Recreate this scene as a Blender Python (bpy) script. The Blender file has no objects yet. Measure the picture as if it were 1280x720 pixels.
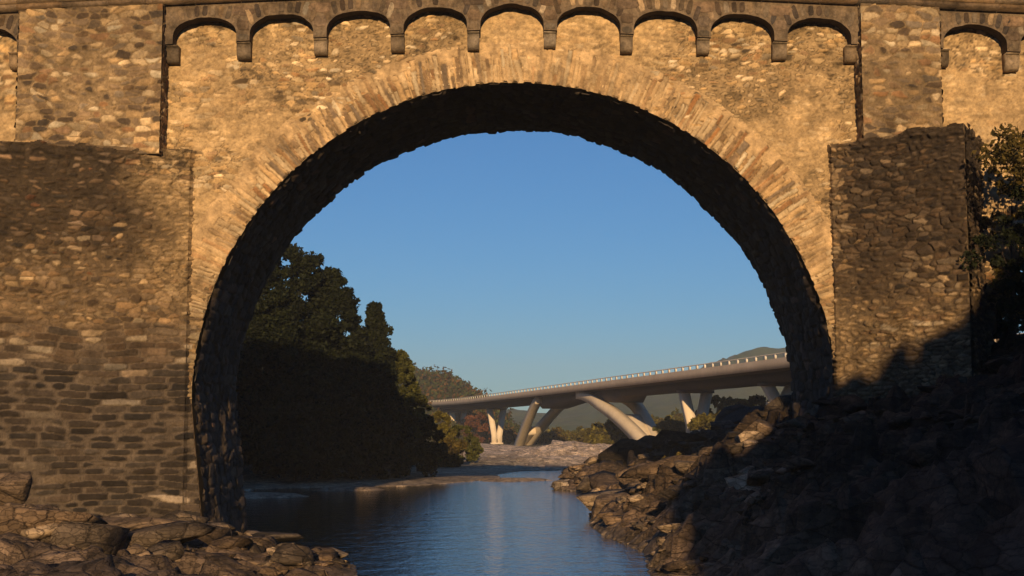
import bpy, math, random
import numpy as np
from math import radians, sin, cos, tan, pi, sqrt, atan2
random.seed(7)
rng = np.random.default_rng(11)
scene = bpy.context.scene
COL = scene.collection

# ------------------------------------------------------------------ camera
CAM_Z = 4.2
F = 1794.0                      # focal length in photo pixels (1280 wide)
PITCH = math.atan(181.0 / F)
cam_d = bpy.data.cameras.new("camera")
cam_d.sensor_width = 36.0
cam_d.lens = 36.0 * F / 1280.0
cam_d.clip_end = 8000
cam = bpy.data.objects.new("camera", cam_d)
cam.location = (0, 0, CAM_Z)
cam.rotation_euler = (pi / 2 + PITCH, 0, 0)
COL.objects.link(cam)
scene.camera = cam

# ------------------------------------------------------------------ light
SUN_EL = radians(12.0)
SUN_AZ_RIGHT = radians(0.2)     # sun stands behind the camera, a touch to the right
world = bpy.data.worlds.new("World")
scene.world = world
world.use_nodes = True
wn = world.node_tree.nodes
bg = wn["Background"]
sky = wn.new("ShaderNodeTexSky")
sky.sky_type = 'NISHITA'
sky.sun_disc = False
sky.sun_elevation = SUN_EL
sky.sun_rotation = pi - SUN_AZ_RIGHT
sky.altitude = 0
sky.air_density = 1.0
sky.dust_density = 0.0
sky.ozone_density = 6.0
tint = wn.new("ShaderNodeMix"); tint.data_type = 'RGBA'; tint.blend_type = 'MULTIPLY'; tint.inputs[0].default_value = 1
tint.inputs[7].default_value = (.76, .96, 1.04, 1)
world.node_tree.links.new(sky.outputs[0], tint.inputs[6])
world.node_tree.links.new(tint.outputs[2], bg.inputs[0])
bg.inputs[1].default_value = 0.078
sun_d = bpy.data.lights.new("sun", 'SUN')
sun_d.energy = 5.0
sun_d.angle = radians(0.5)
sun_d.color = (1.0, 0.675, 0.355)
sun = bpy.data.objects.new("sun", sun_d)
sun_to = (sin(SUN_AZ_RIGHT) * cos(SUN_EL), -cos(SUN_AZ_RIGHT) * cos(SUN_EL), sin(SUN_EL))
from mathutils import Vector
sun.rotation_euler = Vector(sun_to).to_track_quat('Z', 'Y').to_euler()
COL.objects.link(sun)
vs = scene.view_settings
vs.view_transform = 'Standard'
vs.look = 'None'
vs.exposure = 0.14
vs.gamma = 1.0
vs.use_curve_mapping = False
cy = scene.cycles
cy.use_denoising = True
cy.max_bounces = 5
cy.diffuse_bounces = 2
cy.glossy_bounces = 3
cy.transparent_max_bounces = 6
cy.volume_bounces = 0
cy.caustics_reflective = False
cy.caustics_refractive = False

# ------------------------------------------------------------------ helpers
def P(px, py, Y):
    """photo pixel -> the world point it shows at distance Y"""
    ux, uy = (px - 640) / F, (360 - py) / F
    d = (ux, cos(PITCH) - uy * sin(PITCH), sin(PITCH) + uy * cos(PITCH))
    t = Y / d[1]
    return (d[0] * t, Y, CAM_Z + d[2] * t)

def G(px, py, z=0.0):
    ux, uy = (px - 640) / F, (360 - py) / F
    d = (ux, cos(PITCH) - uy * sin(PITCH), sin(PITCH) + uy * cos(PITCH))
    t = (z - CAM_Z) / d[2]
    return (d[0] * t, d[1] * t)

def hsh(ix, iy, s=0):
    n = (ix.astype(np.int64) * 374761393 + iy.astype(np.int64) * 668265263 + int(s) * 974634777) & 0xffffffff
    n = ((n ^ (n >> 13)) * 1274126177) & 0xffffffff
    n = (n ^ (n >> 16)) & 0xffffffff
    return n / 4294967295.0

def vnoise(x, y, s=0):
    x = np.asarray(x, float); y = np.asarray(y, float)
    ix = np.floor(x); iy = np.floor(y)
    fx = x - ix; fy = y - iy
    fx = fx * fx * (3 - 2 * fx); fy = fy * fy * (3 - 2 * fy)
    a = hsh(ix, iy, s); b = hsh(ix + 1, iy, s); c = hsh(ix, iy + 1, s); d = hsh(ix + 1, iy + 1, s)
    return (a * (1 - fx) + b * fx) * (1 - fy) + (c * (1 - fx) + d * fx) * fy

def fbm(x, y, s=0, o=4):
    r = 0; a = .5; t = 0
    for k in range(o):
        r = r + a * vnoise(np.asarray(x) * 2 ** k, np.asarray(y) * 2 ** k, s + k * 17)
        t += a; a *= .5
    return r / t          # 0..1

def facets(x, y, cell, s=0, tilt=.5, step=.4):
    """blocky bedrock relief: each voronoi cell is its own tilted plane"""
    x = np.asarray(x, float) / cell; y = np.asarray(y, float) / cell
    ix = np.floor(x); iy = np.floor(y)
    best = np.full(x.shape, 1e9); val = np.zeros(x.shape); sec = np.full(x.shape, 1e9)
    for dx in (-1, 0, 1):
        for dy in (-1, 0, 1):
            cx = ix + dx; cy_ = iy + dy
            px = cx + .15 + .7 * hsh(cx, cy_, s); py = cy_ + .15 + .7 * hsh(cx, cy_, s + 1)
            d = np.hypot(x - px, y - py)
            v = (hsh(cx, cy_, s + 2) - .5) * step + ((x - px) * (hsh(cx, cy_, s + 3) - .5) + (y - py) * (hsh(cx, cy_, s + 4) - .5)) * 2 * tilt
            m = d < best
            sec = np.where(m, best, np.minimum(sec, d))
            val = np.where(m, v, val); best = np.where(m, d, best)
    edge = np.clip((sec - best) / .12, 0, 1)
    return (val * cell) - (1 - edge) * .12 * cell

def smooth(e0, e1, x):
    t = np.clip((np.asarray(x, float) - e0) / (e1 - e0), 0, 1)
    return t * t * (3 - 2 * t)

def mesh_obj(name, verts, faces, mat, parent=None, col=None, smooth_sh=False, sizes=None, loc=None):
    """verts Nx3; faces list of tuples, or flat int array with sizes"""
    me = bpy.data.meshes.new(name)
    verts = np.asarray(verts, np.float32)
    if sizes is None:
        sizes = np.array([len(f) for f in faces], np.int32)
        idx = np.array([i for f in faces for i in f], np.int32)
    else:
        idx = np.asarray(faces, np.int32).ravel(); sizes = np.asarray(sizes, np.int32)
    me.vertices.add(len(verts)); me.vertices.foreach_set("co", verts.ravel())
    me.loops.add(len(idx)); me.loops.foreach_set("vertex_index", idx)
    me.polygons.add(len(sizes))
    st = np.zeros(len(sizes), np.int32); st[1:] = np.cumsum(sizes)[:-1]
    me.polygons.foreach_set("loop_start", st)
    me.polygons.foreach_set("loop_total", sizes)
    if smooth_sh:
        me.polygons.foreach_set("use_smooth", np.ones(len(sizes), bool))
    me.update(calc_edges=True)
    if col is not None:
        a = me.color_attributes.new("Col", 'FLOAT_COLOR', 'POINT')
        c = np.ones((len(verts), 4), np.float32); c[:, :3] = col
        a.data.foreach_set("color", c.ravel())
    if mat is not None: me.materials.append(mat)
    o = bpy.data.objects.new(name, me)
    COL.objects.link(o)
    if parent is not None: o.parent = parent
    if loc is not None: o.location = loc
    return o

def tag(o, label=None, cat=None, group=None, kind=None):
    if label: o["label"] = label
    if cat: o["category"] = cat
    if group: o["group"] = group
    if kind: o["kind"] = kind
    return o

def empty(name, loc=(0, 0, 0), rz=0):
    o = bpy.data.objects.new(name, None)
    o.location = loc; o.rotation_euler = (0, 0, rz)
    o.empty_display_size = .3
    COL.objects.link(o)
    return o

class MB:
    """collects quads / boxes into one mesh"""
    def __init__(s): s.v = []; s.f = []; s.c = []
    def add(s, vs_, fs, c=(1, 1, 1)):
        b = len(s.v); s.v += [tuple(v) for v in vs_]; s.f += [tuple(i + b for i in f) for f in fs]
        s.c += [c] * len(vs_)
    def quad(s, a, b, c, d, col=(1, 1, 1)): s.add([a, b, c, d], [(0, 1, 2, 3)], col)
    def box(s, x0, x1, y0, y1, z0, z1, col=(1, 1, 1), j=0):
        r = lambda: random.uniform(-j, j)
        p = [(x + r(), y + r(), z + r()) for z in (z0, z1) for x, y in ((x0, y0), (x1, y0), (x1, y1), (x0, y1))]
        s.add(p, [(0, 3, 2, 1), (4, 5, 6, 7), (0, 1, 5, 4), (1, 2, 6, 5), (2, 3, 7, 6), (3, 0, 4, 7)], col)
    def loft(s, rings, col=(1, 1, 1), cap=True):
        n = len(rings[0]); b = len(s.v)
        for r in rings: s.v += [tuple(p) for p in r]
        s.c += [col] * (n * len(rings))
        for k in range(len(rings) - 1):
            for i in range(n):
                j = (i + 1) % n
                s.f.append((b + k * n + i, b + k * n + j, b + (k + 1) * n + j, b + (k + 1) * n + i))
        if cap:
            s.f.append(tuple(b + i for i in range(n))[::-1]); s.f.append(tuple(b + (len(rings) - 1) * n + i for i in range(n)))
    def build(s, name, mat, parent=None, smooth_sh=False, loc=None):
        return mesh_obj(name, s.v, s.f, mat, parent, np.array(s.c, np.float32), smooth_sh, loc=loc)

# ------------------------------------------------------------------ materials
def new_mat(name):
    m = bpy.data.materials.new(name); m.use_nodes = True
    nt = m.node_tree
    return m, nt, nt.nodes["Principled BSDF"]

def nnoise(nt, scale, detail=4, rough=.6, vec=None, coord='Object', stretch=None, dist=0):
    t = nt.nodes.new("ShaderNodeTexNoise")
    t.inputs['Scale'].default_value = scale; t.inputs['Detail'].default_value = detail
    t.inputs['Roughness'].default_value = rough; t.inputs['Distortion'].default_value = dist
    tc = nt.nodes.new("ShaderNodeTexCoord")
    src = tc.outputs[coord]
    if stretch:
        mp = nt.nodes.new("ShaderNodeMapping"); mp.inputs['Scale'].default_value = stretch
        nt.links.new(src, mp.inputs[0]); src = mp.outputs[0]
    nt.links.new(src, t.inputs['Vector'])
    return t

def ramp(nt, src, stops):
    r = nt.nodes.new("ShaderNodeValToRGB")
    e = r.color_ramp.elements
    while len(e) < len(stops): e.new(.5)
    for k, (p, c) in enumerate(stops):
        e[k].position = p; e[k].color = (c[0], c[1], c[2], 1) if not isinstance(c, (int, float)) else (c, c, c, 1)
    nt.links.new(src, r.inputs[0])
    return r

def mixc(nt, a, b, fac, mode='MULTIPLY'):
    m = nt.nodes.new("ShaderNodeMix"); m.data_type = 'RGBA'; m.blend_type = mode
    for s_, v in ((m.inputs[0], fac), (m.inputs[6], a), (m.inputs[7], b)):
        if hasattr(v, 'is_linked') or hasattr(v, 'links'): nt.links.new(v, s_)
        elif isinstance(v, (int, float)): s_.default_value = v
        else: s_.default_value = (*v, 1)
    return m.outputs[2]

def bump(nt, bsdf, srcs):
    prev = None
    for (src, st, dist) in srcs:
        b = nt.nodes.new("ShaderNodeBump"); b.inputs['Strength'].default_value = st; b.inputs['Distance'].default_value = dist
        nt.links.new(src, b.inputs['Height'])
        if prev: nt.links.new(prev, b.inputs['Normal'])
        prev = b.outputs[0]
    nt.links.new(prev, bsdf.inputs['Normal'])

def rock_like(name, rough=.92, var=.55, s1=2.2, s2=14, bst=.6, lichen=None, spec=.25, bdist=.05, cracks=None):
    m, nt, b = new_mat(name)
    at = nt.nodes.new("ShaderNodeAttribute"); at.attribute_name = "Col"
    n1 = nnoise(nt, s1, 6, .65); n2 = nnoise(nt, s2, 5, .7)
    c = mixc(nt, at.outputs[0], ramp(nt, n1.outputs[0], [(.3, 1 - var), (.7, 1 + var * .5)]).outputs[0], 1.0)
    c = mixc(nt, c, ramp(nt, n2.outputs[0], [(.3, 1 - var * .8), (.72, 1 + var * .5)]).outputs[0], 1.0)
    if lichen:
        n3 = nnoise(nt, .8, 6, .7)
        c = mixc(nt, c, lichen, ramp(nt, n3.outputs[0], [(.55, 0), (.72, .7)]).outputs[0], 'MIX')
    extra = []
    for (sc_, st_, wd) in (cracks or []):
        tc = nt.nodes.new("ShaderNodeTexCoord"); mp = nt.nodes.new("ShaderNodeMapping")
        mp.inputs['Scale'].default_value = (1.0, .7, 2.2); mp.inputs['Rotation'].default_value = (.35, .25, .5)
        nt.links.new(tc.outputs['Object'], mp.inputs[0])
        vadd = nt.nodes.new("ShaderNodeMix"); vadd.data_type = 'RGBA'; vadd.blend_type = 'ADD'; vadd.inputs[0].default_value = .35
        nz = nnoise(nt, sc_ * 1.3, 4, .6); nt.links.new(mp.outputs[0], vadd.inputs[6]); nt.links.new(nz.outputs[1], vadd.inputs[7])
        vo = nt.nodes.new("ShaderNodeTexVoronoi"); vo.feature = 'DISTANCE_TO_EDGE'; vo.inputs['Scale'].default_value = sc_
        nt.links.new(vadd.outputs[2], vo.inputs['Vector'])
        cr = ramp(nt, vo.outputs['Distance'], [(0.0, .50), (wd, .92), (wd * 3, 1.0)])
        c = mixc(nt, c, cr.outputs[0], .9)
        vc = nt.nodes.new("ShaderNodeTexVoronoi"); vc.inputs['Scale'].default_value = sc_; nt.links.new(vadd.outputs[2], vc.inputs['Vector'])
        c = mixc(nt, c, ramp(nt, vc.outputs['Color'], [(0, .45), (1, 1.55)]).outputs[0], .85)
        extra.append((cr.outputs[0], .9, st_))
    nt.links.new(c, b.inputs['Base Color'])
    b.inputs['Roughness'].default_value = rough
    b.inputs['Specular IOR Level'].default_value = spec
    bump(nt, b, [(n1.outputs[0], bst * .6, bdist * 2.5), (n2.outputs[0], bst, bdist)] + extra)
    return m

M_STONE = rock_like("masonry_stone", var=.42, s1=1.3, s2=9, bst=.7)
M_MORTAR = rock_like("lime_mortar", var=.45, s1=1.1, s2=6, bst=1.0, bdist=.08)
M_DRESS = rock_like("weathered_dressed_stone", var=.6, s1=1.6, s2=7, bst=.5)
M_ROCK = rock_like("river_bedrock", var=.4, s1=1.1, s2=9, bst=.7, bdist=.06, cracks=[(.75, .10, .03), (3.1, .04, .045)])
M_EARTH = rock_like("wooded_earth", var=.4, s1=.05, s2=.3, bst=.6, bdist=.5)
M_CONC = rock_like("pale_concrete", var=.14, s1=.15, s2=.8, bst=.1)

def leaf_mat(name, trans=.35):
    m, nt, b = new_mat(name)
    at = nt.nodes.new("ShaderNodeAttribute"); at.attribute_name = "Col"
    nt.links.new(at.outputs[0], b.inputs['Base Color'])
    b.inputs['Roughness'].default_value = .7
    b.inputs['Specular IOR Level'].default_value = .2
    tr = nt.nodes.new("ShaderNodeBsdfTranslucent"); nt.links.new(at.outputs[0], tr.inputs[0])
    mx = nt.nodes.new("ShaderNodeMixShader"); mx.inputs[0].default_value = trans
    nt.links.new(b.outputs[0], mx.inputs[1]); nt.links.new(tr.outputs[0], mx.inputs[2])
    nt.links.new(mx.outputs[0], nt.nodes["Material Output"].inputs[0])
    return m
M_LEAF = leaf_mat("foliage")
M_BARK = rock_like("bark", var=.5, s1=2, s2=10)

m, nt, b = new_mat("river_water"); M_WATER = m
b.inputs['Base Color'].default_value = (.004, .010, .014, 1)
b.inputs['Roughness'].default_value = .06
b.inputs['IOR'].default_value = 1.333
n1 = nnoise(nt, .9, 3, .5, stretch=(1.0, .8, 1)); n2 = nnoise(nt, 4.0, 3, .6, stretch=(1.0, .7, 1)); n3 = nnoise(nt, .12, 2, .5)
bump(nt, b, [(n1.outputs[0], .5, .12), (n2.outputs[0], .7, .05)])

# ------------------------------------------------------------------ the ground and river
WATER_POLY = np.array([
    (-30, -400), (-14, -120), (-7, -20), (-3.5, 20), (-4.3, 41), (-5.0, 46.5), (-6.9, 50), (-9.2, 55), (-11.9, 60.5), (-14.6, 66), (-20, 76), (-27, 90),
    (-25.5, 102), (-20, 108), (-14, 111.5), (-8, 114), (-3.2, 126), (-1.0, 136), (-1.5, 146), (1, 158), (8, 163), (16, 158),
    (12, 147), (5.6, 138), (4.2, 127), (2.9, 113), (3.3, 107), (6.2, 101), (5.2, 90), (5.9, 79), (3.9, 74), (3.5, 66), (3.7, 60),
    (4.6, 51), (4.0, 43), (4.3, 30), (4.3, 10), (4.2, -20), (20, -120), (60, -400)], float)

def sdist(X, Y):
    """signed distance to the river's edge, positive on land"""
    d = np.full(X.shape, 1e9); inside = np.zeros(X.shape, bool)
    n = len(WATER_POLY)
    for i in range(n):
        ax, ay = WATER_POLY[i]; bx, by = WATER_POLY[(i + 1) % n]
        ex, ey = bx - ax, by - ay
        t = np.clip(((X - ax) * ex + (Y - ay) * ey) / (ex * ex + ey * ey), 0, 1)
        d = np.minimum(d, np.hypot(X - ax - t * ex, Y - ay - t * ey))
        c = ((ay > Y) != (by > Y)) & (X < (bx - ax) * (Y - ay) / (by - ay + 1e-12) + ax)
        inside ^= c
    return np.where(inside, -d, d)

def river_mid(Y):
    return np.interp(Y, [-400, 0, 50, 80, 110, 140, 160, 400, 2000], [10, .7, -1, -2, -5, 3, 5, -10, -200])

def terrain(X, Y):
    d = sdist(X, Y)
    right = X > river_mid(Y)
    dl = np.maximum(d, 0)
    near = smooth(112, 95, Y) * smooth(-60, 20, Y)
    # left bank near the bridge: low bedrock apron; beyond: sand then a wooded bank
    hl_near = .05 + np.minimum(dl * .09, .5) + np.maximum(dl - 8.5, 0) * .22
    front_left = smooth(46, 36, Y) * smooth(-6, -12, X)
    hl_near = hl_near + front_left * .6
    hl_far = np.minimum(dl * .05, .35) + np.clip(dl - 7, 0, 25) * .13 + np.maximum(dl - 32, 0) * .16
    wl = smooth(66, 74, Y)
    hl = hl_near * (1 - wl) + hl_far * wl
    hl = np.where(Y > 150, np.minimum(dl * .04, .9) + smooth(-30, -70, X) * smooth(150, 200, Y) * 0 + np.clip(-X - 22 - (Y - 150) * .10, 0, 60) * .16, hl)
    # right bank: steep rock
    hr_near = dl * .62 / (1 + dl * .022)
    hr_mid = dl * .31 / (1 + dl * .008)
    wr = smooth(60, 84, Y)
    hr = hr_near * (1 - wr) + hr_mid * wr
    wf = smooth(112, 175, Y)
    hr = hr * (1 - wf) + (np.minimum(dl * .03, .6) + np.clip(X - 9 - (Y - 150) * .04, 0, 120) * .17) * wf
    z = np.where(right, hr, hl)
    rock = np.where(right, smooth(150, 110, Y), smooth(72, 64, Y))
    rock = rock * smooth(-.2, .8, d)
    wx_ = X + (fbm(X * .9, Y * .9, 91, 3) - .5) * .4; wy_ = Y + (fbm(X * .9, Y * .9, 92, 3) - .5) * .4
    rel = facets(wx_ + .35 * wy_, wy_ * .7 - wx_ * .2, 2.9, 3, .65, .55) * .60 + facets(wx_, wy_ + .3 * wx_, 1.15, 9, .7, .6) * .75 + facets(wx_, wy_, .5, 19, .6, .6) * .55
    rel = rel + (fbm(X * .25, Y * .25, 5) - .5) * 1.6 + (fbm(X * 3, Y * 3, 6, 3) - .5) * .22
    amp = np.where(right, 1.0, .50)
    z = z + rock * rel * amp * np.clip(.35 + dl * .25, 0, 1.0)
    z = z + (1 - rock) * (fbm(X * .12, Y * .12, 8) - .5) * smooth(4, 20, dl) * 1.2
    # pale rock shelf in front of the far bridge
    sh = np.exp(-((((X - 8.5) / 7.5) ** 2) ** 1.3 + np.where(Y < 208, (Y - 208) / 16, (Y - 208) / 60) ** 2) * 1.1)
    z = z + np.where(d > 0, sh * 1.9 + np.clip(sh * 2 + .35 * (Y > 165) * (Y < 330), 0, 1) * (facets(X, Y, 3.2, 31, .7, .6) * .28), 0)
    sh2 = np.exp(-(((X + 13) / 14) ** 2 + ((Y - 300) / 60) ** 2))
    z = z + sh2 * 1.2
    # terraced ledges
    z = np.where(d < 0, np.maximum(-.25 + d * .35, -2.5), np.maximum(z, .03 + np.minimum(dl, 1) * .06))
    # unseen bluff behind and right of the camera, added to shade the right bank
    bl = smooth(1.5, -3.5, Y) * smooth(-60, -30, Y)
    z = z + np.where(right, bl * (smooth(4.1, 6.6, X + (fbm(X * .25, Y * .5, 79, 4) - .5) * 3.0) * 14.6 + np.clip(X - 9, 0, 30) * .06 + np.clip(X - 20.3, 0, 4) * 1.6 + (facets(X, Y, 2.0, 77, .5, .6) + (fbm(X * .4, Y * .4, 78) - .5) * 2.0) * smooth(4.5, 7, X)), 0)
    # abutments carry the road ends
    return z, d, right, rock

def axis_pts(lo, d0, d1, hi, fine, g=1.12):
    p = list(np.arange(d0, d1 + 1e-6, fine)); s = fine
    x = d1
    while x < hi: s *= g; x += s; p.append(x)
    s = fine; x = d0; q = []
    while x > lo: s *= g; x -= s; q.append(x)
    return np.array(q[::-1] + p)
gx = axis_pts(-2500, -21, 22, 2500, .135, 1.09)
gy = np.concatenate([axis_pts(-900, 38, 80, 80.1, .135, 1.10)[:-1], 80 + np.cumsum(.15 * 1.018 ** np.arange(350))])
gy = gy[gy < 6000]
GX, GY = np.meshgrid(gx, gy)
TZ, TD, TR, TK = terrain(GX, GY)
def ground_z(x, y):
    return float(terrain(np.array([float(x)]), np.array([float(y)]))[0][0])
# colours: what the ground is made of, plus shade painted on the right bank
def lerp(a, b, t): return a * (1 - t[..., None]) + b * t[..., None]
n_a = fbm(GX * .5, GY * .5, 40); n_b = fbm(GX * .08, GY * .08, 44); n_c = fbm(GX * 2.1, GY * 2.1, 48)
cr_ = smooth(.46, .5, fbm(GX * 1.3 + GY * .4, GY * 1.1, 96, 4)) * smooth(.54, .5, fbm(GX * 1.3 + GY * .4, GY * 1.1, 96, 4))
cellc = hsh(np.floor(GX / 1.1 + GY * .3), np.floor(GY / 1.3), 5)
c_sand = np.array([.36, .27, .17]); c_soil = np.array([.055, .05, .022]); c_grass = np.array([.07, .085, .02])
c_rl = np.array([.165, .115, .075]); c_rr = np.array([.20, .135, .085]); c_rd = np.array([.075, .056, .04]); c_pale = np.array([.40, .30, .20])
bank_shade = smooth(2.6, 6, TD + n_b * 3)[..., None]  # painted shade: right bank rock darkens away from the water
rockc = np.where(TR[..., None], lerp(c_rr * (1 - .62 * bank_shade), c_rd * (1 - .5 * bank_shade), smooth(.45, .75, n_a * .6 + n_c * .4)), lerp(c_rl, c_rd, smooth(.5, .78, n_a * .5 + n_c * .5)))
rockc = lerp(rockc, c_pale * np.where(TR, .6, .9)[..., None], smooth(.68, .8, n_c * .5 + cellc * .35) * .7)
landc = lerp(np.broadcast_to(c_sand, GX.shape + (3,)), lerp(np.broadcast_to(c_soil, GX.shape + (3,)), c_grass, smooth(.4, .6, n_a)), smooth(9, 15, TD + n_b * 6))
shelf = np.exp(-(((GX - 11) / 17) ** 2 + ((GY - 230) / 55) ** 2)) + np.exp(-(((GX + 13) / 16) ** 2 + ((GY - 300) / 70) ** 2))
landc = lerp(landc, np.array([.80, .60, .39]) * (.75 + .7 * fbm(GX * .9, GY * .5, 99)[..., None]), np.clip(shelf * 1.8, 0, 1))
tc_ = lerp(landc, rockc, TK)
rockc_ = 0
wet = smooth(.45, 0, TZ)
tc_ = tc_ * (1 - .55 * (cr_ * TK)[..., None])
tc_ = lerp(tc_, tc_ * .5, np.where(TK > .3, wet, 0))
ny, nx = GX.shape
ii = np.arange(ny * nx).reshape(ny, nx)
q = np.stack([ii[:-1, :-1], ii[:-1, 1:], ii[1:, 1:], ii[1:, :-1]], -1).reshape(-1, 4)
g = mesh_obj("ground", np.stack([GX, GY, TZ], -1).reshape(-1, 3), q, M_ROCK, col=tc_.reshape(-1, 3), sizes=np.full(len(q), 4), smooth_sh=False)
tag(g, kind="structure")
w = MB(); w.quad((-200, -400, 0), (200, -400, 0), (200, 200, 0), (-200, 200, 0))
tag(w.build("river_water", M_WATER), kind="structure")

# ------------------------------------------------------------------ masonry
def pal(h, stops):
    """vectorised palette pick: h in 0..1 per cell, stops [(weight, colour)]"""
    w_ = np.cumsum([w0 for w0, _ in stops]); w_ = w_ / w_[-1]
    k = np.clip(np.searchsorted(w_, h), 0, len(stops) - 1)
    return np.array([c for _, c in stops])[k]

def rubble(U, V, su, sv, seed, warp=.10, gap=(.02, .09), course=.0, p=2.6):
    """irregular packed stones. returns h1..h3 per stone hashes, edge 0..1 (0 mortar), tilt relief"""
    wu = U + (fbm(U * 2.2, V * 2.2, seed + 50, 3) - .5) * warp * 2.6 + (fbm(U * .35, V * .35, seed + 51, 2) - .5) * .5
    wv = V + (fbm(U * 1.6, V * 2.6, seed + 52, 3) - .5) * warp * 2.0 + (fbm(U * .25, V * .25, seed + 53, 2) - .5) * .6
    x = wu / su; y = wv / sv
    iy0 = np.floor(y)
    best = np.full(x.shape, 1e9); sec = best.copy(); bi = np.zeros(x.shape); bj = np.zeros(x.shape); bx = np.zeros(x.shape); by = np.zeros(x.shape)
    j1 = .78 * (1 - course)
    for dy in (-1, 0, 1):
        cy_ = iy0 + dy
        off = hsh(cy_, cy_ * 0, seed + 7)
        ws = .7 + .7 * hsh(cy_, cy_ * 0, seed + 8)          # stone length differs from course to course
        xx = x * ws + off * 7
        ix0 = np.floor(xx)
        for dx in (-1, 0, 1):
            cx = ix0 + dx
            px = cx + .5 + (hsh(cx, cy_, seed + 1) - .5) * .8; py = cy_ + .5 + (hsh(cx, cy_, seed + 2) - .5) * j1
            ddx = (xx - px) / ws; ddy = (y - py)
            d = (np.abs(ddx) ** p + np.abs(ddy * 1.15) ** p) ** (1 / p) * (.85 + .3 * hsh(cx, cy_, seed + 6))
            m = d < best
            sec = np.where(m, best, np.minimum(sec, d))
            bi = np.where(m, cx, bi); bj = np.where(m, cy_, bj); bx = np.where(m, ddx, bx); by = np.where(m, ddy, by)
            best = np.where(m, d, best)
    g0 = gap[0] + (gap[1] - gap[0]) * smooth(.35, .65, fbm(U * .5, V * .5, seed + 60, 3))
    e = (sec - best) * .5 * min(su, sv)
    edge = smooth(0, 1, (e - g0 * .4) / (g0 * .8 + .012))
    h = [hsh(bi, bj, seed + 20 + k) for k in range(5)]
    rel = (h[3] * .8 + .35) + bx * (h[1] - .5) * .9 + by * (h[2] - .5) * .9
    return h, edge, rel

def shade_cols(base, h, dv=.3):
    k = np.exp((h[4] - .5) * 2 * dv)[..., None]
    t = ((h[1] - .5) * .16)[..., None]
    return base * k * (1 + t * np.array([1, 0, -1.5]))

def relief_sheet(name, U, V, O, Cc, mapf, keep, parent, mat=None):
    X, Y, Z = mapf(U, V, O)
    nv_, nu_ = U.shape
    ii = np.arange(nv_ * nu_).reshape(nv_, nu_)
    q = np.stack([ii[:-1, :-1], ii[:-1, 1:], ii[1:, 1:], ii[1:, :-1]], -1).reshape(-1, 4)
    if keep is not None:
        kk = keep.ravel(); q = q[kk[q].all(1)]
    used = np.zeros(U.size, bool); used[q.ravel()] = True
    remap = np.cumsum(used) - 1
    P3 = np.stack([X, Y, Z], -1).reshape(-1, 3)[used]
    return mesh_obj(name, P3, remap[q].astype(np.int32), mat or M_STONE, parent, Cc.reshape(-1, 3)[used], True, sizes=np.full(len(q), 4))

def stones(cells, mapf, K=10, dome=.35):
    """cells: array rows (cu, cv, w, h, rot, relief, r, g, b); mapf(u, v, out) -> xyz"""
    C = np.asarray(cells, float)
    n = len(C)
    th = (np.arange(K) + .5) / K * 2 * pi
    ex = 4.5
    rad = (np.abs(np.cos(th)) ** ex + np.abs(np.sin(th)) ** ex) ** (-1 / ex)
    jit = rng.uniform(.80, 1.0, (n, K))
    ux = np.cos(th) * rad * jit; uy = np.sin(th) * rad * jit
    def ring(s):
        a = ux * s * C[:, 2:3] / 2; b_ = uy * s * C[:, 3:4] / 2
        cr = np.cos(C[:, 4:5]); sr = np.sin(C[:, 4:5])
        return C[:, 0:1] + a * cr - b_ * sr, C[:, 1:2] + a * sr + b_ * cr
    u0, v0 = ring(1.0); u1, v1 = ring(.93); u2, v2 = ring(.68)
    rel = C[:, 5:6]
    tx = rng.uniform(-.35, .35, (n, 1)); ty = rng.uniform(-.35, .35, (n, 1))
    o0 = np.full((n, K), -.05); o1 = rel * (.72 + tx * ux + ty * uy); o2 = rel * (1.0 + (tx * ux + ty * uy) * .7 + rng.uniform(-.12, .12, (n, K)))
    U = np.concatenate([u0, u1, u2, C[:, 0:1]], 1); V = np.concatenate([v0, v1, v2, C[:, 1:2]], 1)
    O = np.concatenate([o0, o1, o2, rel * (1 + dome * .3)], 1)
    X, Y, Z = mapf(U, V, O)
    nv = 3 * K + 1
    verts = np.stack([X, Y, Z], -1).reshape(-1, 3)
    k = np.arange(K); k2 = (k + 1) % K
    qf = np.concatenate([np.stack([k, k2, K + k2, K + k], -1), np.stack([K + k, K + k2, 2 * K + k2, 2 * K + k], -1)])
    tf = np.stack([2 * K + k, 2 * K + k2, np.full(K, 3 * K)], -1)
    base = (np.arange(n) * nv)
    Q = (qf[None] + base[:, None, None]).reshape(-1); T = (tf[None] + base[:, None, None]).reshape(-1)
    idx = np.concatenate([Q, T]); sizes = np.concatenate([np.full(len(Q) // 4, 4), np.full(len(T) // 3, 3)])
    col = np.repeat(C[:, 6:9], nv, 0)
    return verts, idx, sizes, col

def stone_mesh(name, cells, mapf, mat, parent, **kw):
    v, i, s, c = stones(cells, mapf, **kw)
    return mesh_obj(name, v, i, mat, parent, c, False, sizes=s)

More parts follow.
